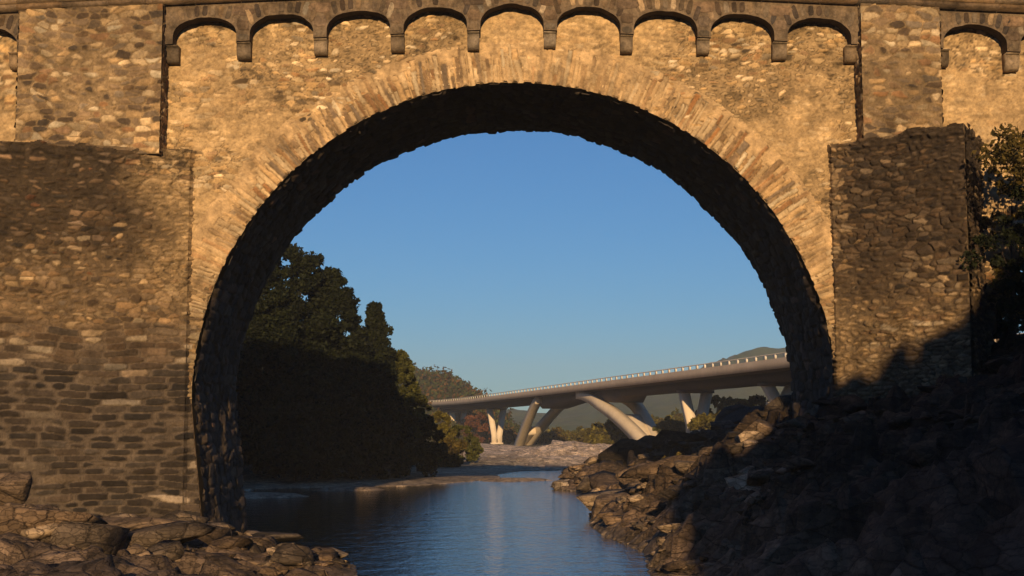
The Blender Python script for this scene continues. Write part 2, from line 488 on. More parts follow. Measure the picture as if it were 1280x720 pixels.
def lay_courses(u0, u1, v0, v1, keep, colf, rowh, wid, gap=.03, rot=.05, relief=(.02, .06), wave=.06, drop=.0, flat=0.0):
    cells = []; v = v0; row = 0
    while v < v1:
        h = random.uniform(*rowh)
        u = u0 - random.uniform(0, wid[1])
        ph = random.uniform(0, 6)
        while u < u1:
            wv = math.exp(random.uniform(math.log(wid[0]), math.log(wid[1])))
            cu = u + wv / 2; cv = v + h / 2 + wave * sin(u * .7 + ph) + wave * .5 * sin(u * 2.3 + ph * 2)
            hh = h * random.uniform(.8, 1.08)
            u += wv
            if not keep(cu, cv, wv, hh) or random.random() < drop: continue
            if wv > .35 and h > .22 and random.random() < .25:      # two thin stones instead of one
                for s_ in (-1, 1):
                    c = colf(cu, cv)
                    cells.append((cu, cv + s_ * hh * .25, wv - gap, hh * .5 - gap * .6, random.gauss(0, rot), random.uniform(*relief), *c))
                continue
            c = colf(cu, cv)
            cells.append((cu, cv, wv - gap, hh - gap, random.gauss(0, rot), random.uniform(*relief), *c))
        v += h; row += 1
    return cells

R_ARCH, ZC, AX = 12.58, 5.5, .1
Y_F, Y_B = 56.0, 64.6
def jamb(z):          # half width of the opening
    if z >= ZC + R_ARCH: return 0
    if z >= ZC: return sqrt(max(R_ARCH ** 2 - (z - ZC) ** 2, 0))
    return R_ARCH - (ZC - z) * .11
def hump(x): return -.047 * abs(x)
Z_CORN = 21.65
def ring_t(a):        # ring thickness along the angle
    return 1.45

def jc(base, dv=.18, dh=.05):
    k = math.exp(random.gauss(0, dv)); w_ = random.gauss(0, dh)
    return (base[0] * k * (1 + w_), base[1] * k, base[2] * k * (1 - w_ * 1.5))
GOLD = (.47, .335, .185); GOLD_L = (.58, .44, .27); RUST = (.30, .17, .085); GREY = (.20, .165, .12); DARK = (.085, .062, .042); BROWN = (.19, .125, .07); PALE = (.56, .44, .29)

def pick(weights):
    r = random.random() * sum(w_ for w_, _ in weights)
    for w_, c in weights:
        r -= w_
        if r <= 0: return c
    return weights[-1][1]

def col_wall(u, v):
    return jc(pick([(8, GOLD), (2.0, GOLD_L), (1.3, RUST), (1.0, GREY), (.35, BROWN)]), .12)
def n1s(x, y, s, o=4): return float(fbm(np.array([x]), np.array([y]), s, o)[0])
def col_pil(u, v):
    return jc(pick([(4, GOLD), (2.2, GREY), (2.5, BROWN), (1.3, PALE), (1.2, DARK), (1, RUST)]), .2)
def stain_l(x, z):     # weathering on the left cutwater: black lichen under its ledge, dark courses at the foot
    s = float(smooth(11.2, 14.3, z + (n1s(x * .35, z * .35, 61) - .5) * 5 - (x + 13) * .25))
    s2 = float(smooth(8.6, 6.4, z + (n1s(x * .3, z * .5, 63) - .5) * 1.6))
    return s, s2
def col_cut_l(u, v):
    x, z = u, v
    s, s2 = stain_l(x, z)
    r = random.random()
    if r < s * .9: return jc(pick([(5, DARK), (2, BROWN), (.5, RUST)]), .25)
    if r < s2 * .95: return jc(pick([(4, (.135, .092, .055)), (2.2, BROWN), (2, DARK), (.35, PALE), (.7, (.24, .17, .10))]), .18)
    return jc(pick([(3, BROWN), (3.5, (.30, .205, .115)), (1.3, GREY), (1.4, PALE), (1.2, DARK), (1, GOLD)]), .2)
def col_cut_r(u, v):
    s = float(smooth(8.0, 13.0, v + (n1s(u * .35, v * .35, 71) - .5) * 5))
    if random.random() < .35 + s * .6: return jc(pick([(5, (.11, .078, .048)), (3, BROWN), (1, DARK)]), .22)
    return jc(pick([(3, BROWN), (4, (.30, .205, .115)), (1, GREY), (1.2, GOLD), (.6, PALE), (.7, DARK)]), .2)

bridge = empty("stone_bridge", (0, 60, 0))
tag(bridge, "old golden stone arch bridge with a row of corbel arches, spanning the river", "bridge")
BL = (0, -60, 0)
def bobj(o):           # parts are written in world space; the root stands at the bridge's middle
    o.location = (o.location[0] + BL[0], o.location[1] + BL[1], o.location[2] + BL[2]); return o

X_END = 46.0
# second, smaller arch at the right end
A2X, A2R, A2Z = 25.6, 6.9, 7.2
def wall_bottom(x):
    if abs(x - AX) < R_ARCH: return ZC + sqrt(R_ARCH ** 2 - (x - AX) ** 2)
    if abs(x - A2X) < A2R: return A2Z + sqrt(A2R ** 2 - (x - A2X) ** 2)
    return -1.5
# mortar backing, front and back face
def backing(y, flip, name, mat):
    m_ = MB(); xs = list(np.arange(-X_END, X_END, .5)) + [X_END]
    xs += [AX - R_ARCH + 1e-3 * k for k in (-1, 1)] + [AX + R_ARCH + 1e-3 * k for k in (-1, 1)] + [A2X - A2R - .001, A2X - A2R + .001, A2X + A2R - .001, A2X + A2R + .001]
    for k in range(1, 80): xs.append(AX - R_ARCH * cos(pi * k / 80))
    for k in range(1, 40): xs.append(A2X - A2R * cos(pi * k / 40))
    xs = sorted(xs)
    def pt(x, z):
        return (x, y, z)
    for a, b_ in zip(xs[:-1], xs[1:]):
        if b_ - a < 1e-6: continue
        za, zb = wall_bottom(a), wall_bottom(b_)
        if abs(za - zb) > 4: za = zb = max(za, zb) if (b_ - a) > .01 else min(za, zb)
        ta, tb = Z_CORN + hump(a), Z_CORN + hump(b_)
        qd = [pt(a, za), pt(b_, zb), pt(b_, tb), pt(a, ta)]
        if flip: qd = qd[::-1]
        m_.add(qd, [(0, 1, 2, 3)], (.43, .31, .175))
    # pier walls beside the opening taper inward below the springing
    for s_ in (-1, 1):
        qd = [(AX + s_ * R_ARCH, y, ZC), (AX + s_ * R_ARCH, y, -1.5), (AX + s_ * jamb(-1.5), y, -1.5)]
        m_.add(qd, [(0, 1, 2)], (.12, .085, .055))
    return bobj(m_.build(name, mat, bridge))
backing(Y_F, False, "spandrel_wall", M_MORTAR)
backing(Y_B, True, "spandrel_wall", M_MORTAR)

def keep_front(u, v, w_, h_):
    if v > Z_CORN + hump(u) - .1: return False
    a = hypot = sqrt((u - AX) ** 2 + max(v - ZC, 0) ** 2) if v > ZC else abs(u - AX)
    lim = R_ARCH + (1.25 if v > ZC + 3 else 1.1) if v > ZC else jamb(v) + w_ * .5
    if a < lim: return False
    if sqrt((u - A2X) ** 2 + max(v - A2Z, 0) ** 2) < A2R + .8: return False
    return True
flat = lambda y, s_: (lambda U, V, O: (U, y + s_ * O, V))
def gold_cells(U, V, seed=100):
    h, e, rel = rubble(U, V, .44, .20, seed, .10, (.012, .06))
    n_ = fbm(U * .45, V * .45, seed + 90, 4); fine = fbm(U * 5, V * 7, seed + 91, 3)
    smear = smooth(.50, .62, fbm(U * .33 + 3, V * .4, seed + 92, 4) + .10 * smooth(17.5, 15.5, V))    # lime smeared over the stones
    base = pal(h[0], [(6, (.46, .315, .155)), (3.2, (.66, .50, .30)), (2.0, (.32, .19, .09)), (1.8, (.25, .185, .11)), (.8, (.13, .09, .05))])
    c = shade_cols(base, h, .36)
    mort = np.array([.54, .375, .19]) * (.62 + .72 * fine[..., None])
    crack = np.exp(-((e - .14) / .16) ** 2)
    pits = smooth(.66, .74, fbm(U * 2.6, V * 4.2, seed + 94, 3)) * (1 - smear * .4)
    c = lerp(mort, c, e * (1 - smear * .72))
    c = c * (1 - (.78 * crack * (1 - smear * .6))[..., None]) * (1 - .45 * pits[..., None])
    c = c * (.68 + .62 * n_[..., None])
    o = .03 + e * rel * .055 * (1 - smear * .6) + (fine - .5) * .02 - crack * .012
    return o, c
def cut_low_col(U, V, side, seed):
    """coursed masonry of the cutwaters and the pier feet"""
    if side < 0:
        hc, ec, rc = rubble(U, V, 1.05, .27, seed, .055, (.012, .030), .85, 5.0)
        hr, er, rr_ = rubble(U, V, .42, .20, seed + 200, .10, (.010, .045))
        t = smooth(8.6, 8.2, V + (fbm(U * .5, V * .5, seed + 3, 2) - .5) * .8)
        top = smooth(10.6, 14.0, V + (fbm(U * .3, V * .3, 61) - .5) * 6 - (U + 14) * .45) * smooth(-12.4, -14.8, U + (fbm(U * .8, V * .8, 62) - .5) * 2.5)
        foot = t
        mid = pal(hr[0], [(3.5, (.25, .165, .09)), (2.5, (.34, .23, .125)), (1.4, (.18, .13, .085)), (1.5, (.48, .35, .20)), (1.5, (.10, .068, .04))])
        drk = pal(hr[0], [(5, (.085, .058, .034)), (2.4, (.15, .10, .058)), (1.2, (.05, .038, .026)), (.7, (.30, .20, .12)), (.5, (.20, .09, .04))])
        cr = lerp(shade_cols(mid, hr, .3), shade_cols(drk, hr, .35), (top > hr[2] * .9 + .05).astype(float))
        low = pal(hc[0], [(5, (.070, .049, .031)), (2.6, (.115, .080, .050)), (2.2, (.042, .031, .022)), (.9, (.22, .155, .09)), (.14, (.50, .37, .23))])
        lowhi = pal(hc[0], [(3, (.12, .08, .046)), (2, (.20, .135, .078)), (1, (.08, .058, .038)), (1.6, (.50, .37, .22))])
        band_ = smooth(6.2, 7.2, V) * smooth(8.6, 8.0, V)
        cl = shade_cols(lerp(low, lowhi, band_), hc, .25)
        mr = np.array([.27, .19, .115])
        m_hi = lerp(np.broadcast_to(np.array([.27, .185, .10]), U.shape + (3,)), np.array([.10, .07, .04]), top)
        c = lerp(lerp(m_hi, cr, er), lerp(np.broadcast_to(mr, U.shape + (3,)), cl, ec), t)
        o = .03 + lerp((er * rr_ * .085)[..., None], (ec * rc * .085)[..., None], t)[..., 0]
        e = er * (1 - t) + ec * t
    else:
        h, e, r_ = rubble(U, V, .34, .19, seed, .12, (.010, .045))
        top = smooth(6.0, 12.5, V + (fbm(U * .4, V * .4, 71) - .5) * 5) * smooth(12.4, 13.5, U + (fbm(U * .8, V * .8, 72) - .5) * 1.2)
        a_ = pal(h[0], [(3, (.22, .15, .085)), (3, (.33, .23, .125)), (1.2, (.16, .12, .08)), (1.4, (.46, .33, .19)), (.9, (.10, .07, .045))])
        b__ = pal(h[0], [(5, (.075, .052, .032)), (3, (.13, .088, .052)), (1, (.045, .034, .024)), (.5, (.24, .17, .10))])
        c = lerp(shade_cols(a_, h, .3), shade_cols(b__, h, .35), (top > h[2] * .85 + .05).astype(float))
        m_hi = lerp(np.broadcast_to(np.array([.26, .18, .10]), U.shape + (3,)), np.array([.09, .063, .038]), top)
        c = lerp(m_hi, c, e); o = .03 + e * r_ * .09
    if side < 0:
        g_, gc = gold_cells(U, V, 100)
        near_ = smooth(-15.6, -12.8, U + (fbm(U * .5, V * .5, 66, 3) - .5) * 3) * smooth(8.0, 11.0, V)
        c = lerp(c, gc * 1.0, near_ * .85)
        grey = smooth(8.6, 6, V)[..., None]
        c = c * (1 - grey) + grey * (c * .72 + c.mean(-1, keepdims=True) * .28)
    else:
        g_, gc = gold_cells(U, V, 130)
        c = lerp(c, gc, smooth(10.5, 7.5, V + (fbm(U * .5, V * .5, 67, 3) - .5) * 4) * .45)
    crack = np.exp(-((e - .10) / .13) ** 2)
    fine = fbm(U * 5, V * 6, seed + 5, 3)
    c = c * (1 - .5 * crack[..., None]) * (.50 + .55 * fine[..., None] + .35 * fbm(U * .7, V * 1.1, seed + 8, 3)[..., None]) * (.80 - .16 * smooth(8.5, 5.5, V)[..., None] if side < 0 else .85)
    return o + (fine - .5) * .03, c
def grid(u0, u1, v0, v1, st):
    return np.meshgrid(np.linspace(u0, u1, max(2, int((u1 - u0) / st))), np.linspace(v0, v1, max(2, int((v1 - v0) / st))))
def front_sheet(u0, u1, st, y, s_, name, seed):
    U, V = grid(u0, u1, -1.0, Z_CORN + .0, st)
    o, c = gold_cells(U, V, seed)
    o2, c2 = cut_low_col(U, V, -1 if (u0 + u1) / 2 < 5 else 1, 400)
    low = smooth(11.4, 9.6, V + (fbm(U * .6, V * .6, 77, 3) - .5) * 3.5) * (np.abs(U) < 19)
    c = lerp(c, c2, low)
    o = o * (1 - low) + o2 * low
    r = np.where(V > ZC, np.hypot(U - AX, V - ZC), np.abs(U - AX) + (ZC - V) * .11)
    keep = (r > R_ARCH + np.where(V > ZC, .12, .0)) & (np.hypot(U - A2X, V - A2Z) > A2R + .1) & ~((np.abs(U - A2X) < A2R + .1) & (V < A2Z)) & (V < Z_CORN + hump_v(U))
    return bobj(relief_sheet(name, U, V, o, c, lambda U, V, O: (U, y + s_ * O, V), keep, bridge))
hump_v = lambda u: -.047 * np.abs(u)
front_sheet(-13.8, 13.8, .037, Y_F, -1, "rubble_facing", 100)
front_sheet(13.8, 46, .07, Y_F, -1, "rubble_facing", 130)
front_sheet(-46, -19.2, .10, Y_F, -1, "rubble_facing", 160)
front_sheet(-46, 46, .30, Y_B, 1, "rubble_facing", 190)

# voussoirs: two faces
def ring_cells(R, cx_ang=(.0, pi), t=1.35, pitch=(.17, .34)):
    cells = []; a = cx_ang[0]
    while a < cx_ang[1]:
        da = random.uniform(*pitch) / R
        L = t * random.uniform(.72, 1.12)
        r0 = R - random.uniform(.0, .10) + (random.random() < .1) * .15
        low = abs(a - pi / 2) > 1.0
        c = jc(pick([(6, GOLD), (2, GOLD_L), (2.2, (.33, .215, .115)), (1.6, RUST), (1.0, (.25, .19, .13))]), .13)
        if random.random() < .25:
            cells.append((a + da / 2, r0 + L * .25, da * R - .035, L * .5 - .02, random.gauss(0, .01), random.uniform(.02, .08), *c))
            c2 = jc(c, .15)
            cells.append((a + da / 2, r0 + L * .76, da * R - .035, L * .5 - .03, random.gauss(0, .03), random.uniform(.0, .06), *c2))
        else:
            cells.append((a + da / 2, r0 + L / 2, da * R - .035, L, random.gauss(0, .015), random.uniform(.02, .08), *c))
        a += da
    return cells
def ring_map(R, cx, cz, y, s_):
    def f(U, V, O):
        ang0 = U[:, -1:]
        # U holds angle for the centre; the width offsets are in metres along the arc
        du = (U - ang0)
        a = ang0 + du / R
        # keep thin stones radial: width measured at R
        return cx + V * np.cos(a), y + s_ * O, cz + V * np.sin(a)
    return f
def ring_sheet(R, cx, cz, y, s_, t, seed, st=.04, lowmix=True):
    A, Rr_ = grid(0, pi * R, -.03, t * 1.25, st)
    # A: metres along the intrados, Rr_: metres outwards
    sk = A + (fbm(A * .35, A * 0, seed) - .5) * 1.2 + (fbm(A * 1.5, Rr_ * .8, seed + 3, 3) - .5) * .22 + (Rr_ - t / 2) * (fbm(A * .9, A * 0, seed + 4) - .5) * .35
    bounds = []; x = -2.0; q_ = random.Random(seed)
    while x < pi * R + 3: bounds.append(x); x += q_.uniform(.09, .21)
    bounds = np.array(bounds)
    k = np.clip(np.searchsorted(bounds, sk) - 1, 0, len(bounds) - 2)
    lo = bounds[k]; hi = bounds[k + 1]; dw = np.minimum(sk - lo, hi - sk)
    L = t * (.45 + .65 * hsh(k, k * 0, seed + 5)); spl = L * (.35 + .35 * hsh(k, k * 0, seed + 6)); has = hsh(k, k * 0, seed + 7) < .35
    part = (has & (Rr_ > spl)).astype(int)
    dr = np.minimum(L - Rr_, 1.0); dr = np.where(has, np.minimum(dr, np.abs(Rr_ - spl)), dr)
    e_ = np.minimum(dw, dr)
    edge = smooth(.004, .035, e_)
    edge = np.where(Rr_ > L, 0, edge)
    h = [hsh(k, part, seed + 20 + j) for j in range(5)]
    base = pal(h[0], [(6, (.50, .35, .185)), (3.0, (.60, .45, .26)), (2.6, (.29, .185, .095)), (1.6, (.22, .155, .095)), (1.2, (.33, .17, .07))])
    c = shade_cols(base, h, .18)
    fine = fbm(A * 4, Rr_ * 3, seed + 8, 3)
    smear = smooth(.45, .6, fbm(A * .35, Rr_ * .5, seed + 9, 3) + Rr_ * .07) * .5
    mort = np.array([.50, .345, .18]) * (.75 + .5 * fine[..., None])
    crack = np.exp(-((edge - .15) / .2) ** 2) * (Rr_ < L + .03)
    ang = A / R; V_ = cz + R * np.sin(ang)
    c = lerp(mort, c, edge * (1 - smear)) * (1 - (.68 * crack * (1 - smear * .8))[..., None]) * (.8 + .4 * fine[..., None])
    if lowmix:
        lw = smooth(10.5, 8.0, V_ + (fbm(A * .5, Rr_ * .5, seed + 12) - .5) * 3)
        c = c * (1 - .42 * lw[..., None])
    o = .05 + edge * (.3 + h[3]) * .07 * (1 - smear * .6) - crack * .02 - .045 * smooth(t * 1.0, t * 1.25, Rr_)
    jag = np.where(Rr_ < .05, (h[2] - .3) * .10, 0)
    def mp(A, Rr2, O):
        a = A / R; rr = R + Rr2 + jag
        return cx + rr * np.cos(a), y + s_ * O, cz + rr * np.sin(a)
    keep = np.ones(A.shape, bool)
    return bobj(relief_sheet("arch_ring", A, Rr_, o, c, mp, keep, bridge))
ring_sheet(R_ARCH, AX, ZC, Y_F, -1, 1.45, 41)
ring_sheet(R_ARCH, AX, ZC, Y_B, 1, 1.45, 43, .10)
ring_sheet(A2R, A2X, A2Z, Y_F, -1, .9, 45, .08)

# soffit: one rough sheet of stones laid round the barrel
def soffit(R, cx, cz, taper, name, st):
    prof = []
    for z in np.linspace(-1.5, cz, 8)[:-1]: prof.append((cx + R - (cz - z) * taper, z))
    for k in range(0, 97): prof.append((cx + R * cos(pi * k / 96), cz + R * sin(pi * k / 96)))
    for z in np.linspace(cz, -1.5, 8)[1:]: prof.append((cx - R + (cz - z) * taper, z))
    m_ = MB()
    for (xa, za), (xb, zb) in zip(prof[:-1], prof[1:]):
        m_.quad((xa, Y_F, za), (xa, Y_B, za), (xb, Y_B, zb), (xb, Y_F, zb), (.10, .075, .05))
    bobj(m_.build(name, M_MORTAR, bridge))
    L = [0]
    for (xa, za), (xb, zb) in zip(prof[:-1], prof[1:]): L.append(L[-1] + sqrt((xa - xb) ** 2 + (za - zb) ** 2))
    PX = np.array([p[0] for p in prof]); PZ = np.array([p[1] for p in prof]); L = np.array(L)
    def mp(U, V, O):
        x = np.interp(V, L, PX); z = np.interp(V, L, PZ)
        x2 = np.interp(V + .3, L, PX) - np.interp(V - .3, L, PX); z2 = np.interp(V + .3, L, PZ) - np.interp(V - .3, L, PZ)
        n_ = np.hypot(x2, z2) + 1e-9
        return x - z2 / n_ * O, U, z + x2 / n_ * O
    U, V = grid(Y_F - .06, Y_B + .06, 0.0, L[-1], st)
    h, e, rel = rubble(U, V, 1.0, .42, 500, .07, (.01, .03), .4)
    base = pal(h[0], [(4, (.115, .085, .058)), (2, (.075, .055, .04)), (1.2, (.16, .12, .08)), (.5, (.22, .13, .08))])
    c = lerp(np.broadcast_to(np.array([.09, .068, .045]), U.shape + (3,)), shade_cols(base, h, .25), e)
    big = fbm(U * .6, V * .6, 510, 3)
    o = .02 + e * rel * .10 + (big - .5) * .32 + .06
    bobj(relief_sheet(name + "_stones", U, V, o, c, mp, None, bridge))
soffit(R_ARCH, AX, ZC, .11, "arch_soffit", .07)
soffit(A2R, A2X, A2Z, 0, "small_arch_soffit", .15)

# solid block above the arches so nothing shines through: deck
dk = MB()
for a in range(-46, 46, 2):
    za, zb = Z_CORN + hump(a), Z_CORN + hump(a + 2)
    dk.quad((a, Y_F, za), (a + 2, Y_F, zb), (a + 2, Y_B, zb), (a, Y_B, za), (.2, .17, .13))
bobj(dk.build("roadway", M_MORTAR, bridge))

# cutwaters: face polylines in plan
def wall_map(A, B):
    ax, ay = A; bx, by = B
    L = sqrt((bx - ax) ** 2 + (by - ay) ** 2); tx, ty = (bx - ax) / L, (by - ay) / L
    nx_, ny_ = ty, -tx
    return L, (lambda U, V, O: (ax + U * tx + nx_ * O, ay + U * ty + ny_ * O, V))
def cutwater(plan, z0, ztop, name, side, seed, st=.037, ztops=None):
    o = empty(name, (0, 0, 0)); o.parent = bridge; bobj(o)
    zt = ztops or [ztop] * len(plan)
    core = MB()
    for (A, B, za, zb) in zip(plan[:-1], plan[1:], zt[:-1], zt[1:]):
        core.quad((A[0], A[1], z0), (B[0], B[1], z0), (B[0], B[1], zb - .05), (A[0], A[1], za - .05), (.17, .12, .07))
    cx_ = (plan[0][0] + plan[-1][0]) / 2
    for (A, B, za, zb) in zip(plan[:-1], plan[1:], zt[:-1], zt[1:]):      # nearly level weathered top, out of sight from below
        core.add([(A[0], A[1], za - .05), (B[0], B[1], zb - .05), (B[0], Y_F, zb + .0), (A[0], Y_F, za + .0)], [(0, 1, 2, 3)], (.12, .085, .05))
    core.build("core", M_MORTAR, o)
    for (A, B, za, zb) in zip(plan[:-1], plan[1:], zt[:-1], zt[1:]):
        L, mp = wall_map(A, B)
        tx = (B[0] - A[0]) / L
        U, V = grid(-.02, L + .02, z0, max(za, zb) + .2, st)
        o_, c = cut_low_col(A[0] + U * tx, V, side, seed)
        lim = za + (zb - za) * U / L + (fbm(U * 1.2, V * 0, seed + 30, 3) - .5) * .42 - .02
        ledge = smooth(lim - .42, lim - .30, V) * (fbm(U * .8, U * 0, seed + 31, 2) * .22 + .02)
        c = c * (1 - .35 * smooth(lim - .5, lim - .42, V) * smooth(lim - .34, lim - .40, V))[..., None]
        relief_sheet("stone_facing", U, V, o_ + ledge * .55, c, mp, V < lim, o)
    return o
cutwater([(-25.2, 56.0), (-21.8, 53.2), (-20.4, 53.0), (-12.72, 55.82), (-12.60, 56.0)], -1.0, 15.35, "cutwater", -1, 400, ztops=[15.2, 15.2, 15.2, 15.35, 15.35])
cutwater([(12.60, 56.0), (12.66, 55.8), (16.65, 52.0), (18.5, 56.0)], -1.0, 15.6, "cutwater", 1, 450, ztops=[15.55, 15.55, 15.6, 15.7])

# pilasters (refuges) above the cutwaters
def pilaster(x0, x1, p, zb, st=.037):
    o = empty("pilaster", (0, 0, 0)); o.parent = bridge; bobj(o)
    faces = [((x0, Y_F), (x0, Y_F - p)), ((x0, Y_F - p), (x1, Y_F - p)), ((x1, Y_F - p), (x1, Y_F))]
    m_ = MB()
    for A, B in faces:
        m_.quad((A[0], A[1], zb), (B[0], B[1], zb), (B[0], B[1], Z_CORN + hump(B[0])), (A[0], A[1], Z_CORN + hump(A[0])), (.30, .21, .12))
    m_.build("core", M_MORTAR, o)
    for A, B in faces:
        L, mp = wall_map(A, B)
        U, V = grid(-.03, L + .03, zb, Z_CORN, st)
        xw = A[0] + U * (B[0] - A[0]) / L
        sd = int(abs(x0) * 10)
        h, e, rel = rubble(U + A[1] * 3, V, .52, .27, sd, .11, (.012, .055))
        top = smooth(.35, .6, fbm(xw * .4, V * .4, sd + 3))
        c = shade_cols(pal(h[0], [(4, (.44, .31, .165)), (2, (.24, .175, .11)), (3.0, (.21, .145, .085)), (1.6, (.60, .46, .28)), (1.6, (.11, .078, .05)), (1, (.31, .18, .09))]), h, .25)
        c = lerp(np.broadcast_to(np.array([.40, .28, .15]), U.shape + (3,)), c, e)
        crack = np.exp(-((e - .1) / .13) ** 2); fine = fbm(U * 5, V * 6, sd + 4, 3)
        c = c * (1 - .45 * crack[..., None]) * (.66 + .6 * fine[..., None]) * (1 - .25 * top[..., None])
        relief_sheet("stone_facing", U, V, .03 + e * rel * .07 + (fine - .5) * .03, c, mp, V < Z_CORN + hump_v(xw), o)
    return o
pilaster(-19.3, -13.75, .95, 15.0)
pilaster(13.72, 16.75, .95, 15.3)
pilaster(31.5, 36, .95, 0, .12)
pilaster(-38, -32.5, .95, 0, .12)

# corbelled arcade under the cornice
def arcade(x_first, n, pitch, open_w, xa, xb):
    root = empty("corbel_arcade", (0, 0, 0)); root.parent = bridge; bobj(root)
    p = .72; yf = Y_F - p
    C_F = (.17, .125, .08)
    def under(x):
        for k in range(n):
            c = x_first + k * pitch
            t = (x - c) / (open_w / 2)
            if abs(t) < 1:
                zt = 21.07 + hump(x)
                return zt - .72 * (1 - (1 - abs(t) ** 2.3) ** .5) + (n1s(x * 3.1, 4.2, 88, 3) - .5) * .10
        return None
    xs = set()
    for k in range(n):
        c = x_first + k * pitch
        for i in range(25): xs.add(round(c + open_w / 2 * sin(pi / 2 * (i - 12) / 12), 5))
    xs |= {xa, xb}
    for k in range(n + 1): xs.add(round(x_first + (k - .5) * pitch, 5))
    xs = sorted(x for x in xs if xa <= x <= xb)
    m_ = MB()
    def leg_bot(x): return 21.07 + hump(x) - 1.0
    for a, b_ in zip(xs[:-1], xs[1:]):
        mx_ = (a + b_) / 2
        un = under(mx_)
        if un is None: za, zb = leg_bot(a), leg_bot(b_)
        else:
            za = under(a + 1e-5) if under(a + 1e-5) is not None else 21.07 + hump(a) - .72
            zb = under(b_ - 1e-5) if under(b_ - 1e-5) is not None else 21.07 + hump(b_) - .72
        ta, tb = Z_CORN + hump(a), Z_CORN + hump(b_)
        m_.quad((a, yf, za), (b_, yf, zb), (b_, yf, tb), (a, yf, ta), C_F)
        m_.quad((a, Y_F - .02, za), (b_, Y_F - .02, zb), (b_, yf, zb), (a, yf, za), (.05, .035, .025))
    edges = []
    for k in range(n):
        c = x_first + k * pitch
        for s_ in (-1, 1):
            x = c + s_ * open_w / 2
            if xa < x < xb:
                zt = 21.07 + hump(x) - .72
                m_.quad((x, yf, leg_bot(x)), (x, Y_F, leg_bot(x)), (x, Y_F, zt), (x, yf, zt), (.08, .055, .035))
    for x in (xa, xb): m_.quad((x, yf, leg_bot(x)), (x, Y_F, leg_bot(x)), (x, Y_F, Z_CORN + hump(x)), (x, yf, Z_CORN + hump(x)), C_F)
    m_.build("fascia", M_DRESS, root)
    # voussoir blocks of the fascia: thin dressed slabs standing proud
    cells = []
    for k in range(n):
        c = x_first + k * pitch
        for i in range(9):
            t = (i - 4) / 4.0
            ang = t * .95
            zt = 21.07 + hump(c + t * open_w / 2 * .93) - .72 * (1 - (1 - min(abs(t * .93), 1) ** 2.3) ** .5)
            x = c + t * open_w / 2 * .93
            top = Z_CORN + hump(x) - .05
            hh = max(.22, min(top - zt, .8) - .04)
            cells.append((x + sin(ang) * .12, zt + .03 + hh / 2, open_w / 9 - .03, hh, -ang * .35, random.uniform(.0, .03), *jc(pick([(3, (.19, .14, .09)), (2, (.12, .088, .058)), (1.6, (.36, .27, .17)), (1.4, (.075, .055, .04))]), .15)))
        xl = c + pitch / 2
        if xl < xb:
            cells.append((xl, leg_bot(xl) + .16, pitch - open_w - .05, .3, 0, .015, *jc((.17, .13, .085), .15)))
            cells.append((xl, leg_bot(xl) + .62, pitch - open_w + .05, .5, 0, .015, *jc((.15, .11, .075), .15)))
            cells.append((xl, leg_bot(xl) + 1.2, pitch - open_w + .5, .5, 0, .02, *jc((.17, .12, .08), .15)))
    cells = [c_ for c_ in cells if xa + .15 < c_[0] < xb - .15]
    stone_mesh("fascia_stone", cells, flat(yf - .0, -1), M_DRESS, root, K=12, dome=.05)
    # consoles
    for k in range(n + 1):
        x = x_first + (k - .5) * pitch
        if not (xa - .6 < x < xb + .6): continue
        x = min(max(x, xa + .26), xb - .26) + random.uniform(-.02, .02)
        cm = MB(); zb = leg_bot(x) ; hw = .26 + random.uniform(-.03, .02); zl = random.uniform(-.07, .06)
        prof = [(0, zb - .62 + zl), (.30, zb - .62 + zl), (.44, zb - .50 + zl), (.50, zb - .32), (.50, zb - .05), (.62, zb - .05), (.62, zb - .003), (0, zb - .003)]
        r0 = [(x - hw, Y_F - a, z) for a, z in prof]; r1 = [(x + hw, Y_F - a, z) for a, z in prof]
        cm.loft([r0, r1], jc((.26, .20, .135), .2))
        co = cm.build("console", M_DRESS, root)
    return root
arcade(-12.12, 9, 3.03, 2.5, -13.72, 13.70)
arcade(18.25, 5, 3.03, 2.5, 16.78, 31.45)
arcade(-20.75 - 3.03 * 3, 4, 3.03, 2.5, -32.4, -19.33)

# cornice and parapet
def band(p0, p1, z0, z1, name, c, seg=1.05, mat=M_DRESS, side=1, j=.012):
    m_ = MB(); x = -X_END
    while x < X_END:
        L = seg * random.uniform(.7, 1.4); x2 = min(x + L, X_END)
        cc = jc(c, .2)
        for sg in (side,):
            ya, yb = (Y_F - p0, Y_F - p1) if sg == 1 else (Y_B + p0, Y_B + p1)
            y0, y1 = min(ya, yb), max(ya, yb)
            h0, h1 = hump(x), hump(x2)
            r = lambda: random.uniform(-j, j)
            dy = r(); dz = r()
            pts = [(x + .006, y0 + dy, z0 + h0 + dz), (x2 - .006, y0 + dy, z0 + h1 + dz), (x2 - .006, y1, z0 + h1 + dz), (x + .006, y1, z0 + h0 + dz),
                   (x + .006, y0 + dy, z1 + h0 + dz), (x2 - .006, y0 + dy, z1 + h1 + dz), (x2 - .006, y1, z1 + h1 + dz), (x + .006, y1, z1 + h0 + dz)]
            m_.add(pts, [(0, 3, 2, 1), (4, 5, 6, 7), (0, 1, 5, 4), (1, 2, 6, 5), (2, 3, 7, 6), (3, 0, 4, 7)], cc)
        x = x2
    return bobj(m_.build(name, mat, bridge))
for sd_ in (1, -1):
    band(1.14, -.3, Z_CORN + .02, Z_CORN + .20, "cornice", (.17, .12, .075), 1.4, side=sd_)
    band(1.28, -.3, Z_CORN + .21, Z_CORN + .44, "cornice", (.22, .16, .10), 1.4, side=sd_)
    band(1.02, .60, Z_CORN + .45, Z_CORN + 1.25, "parapet", (.33, .25, .16), .9, side=sd_)

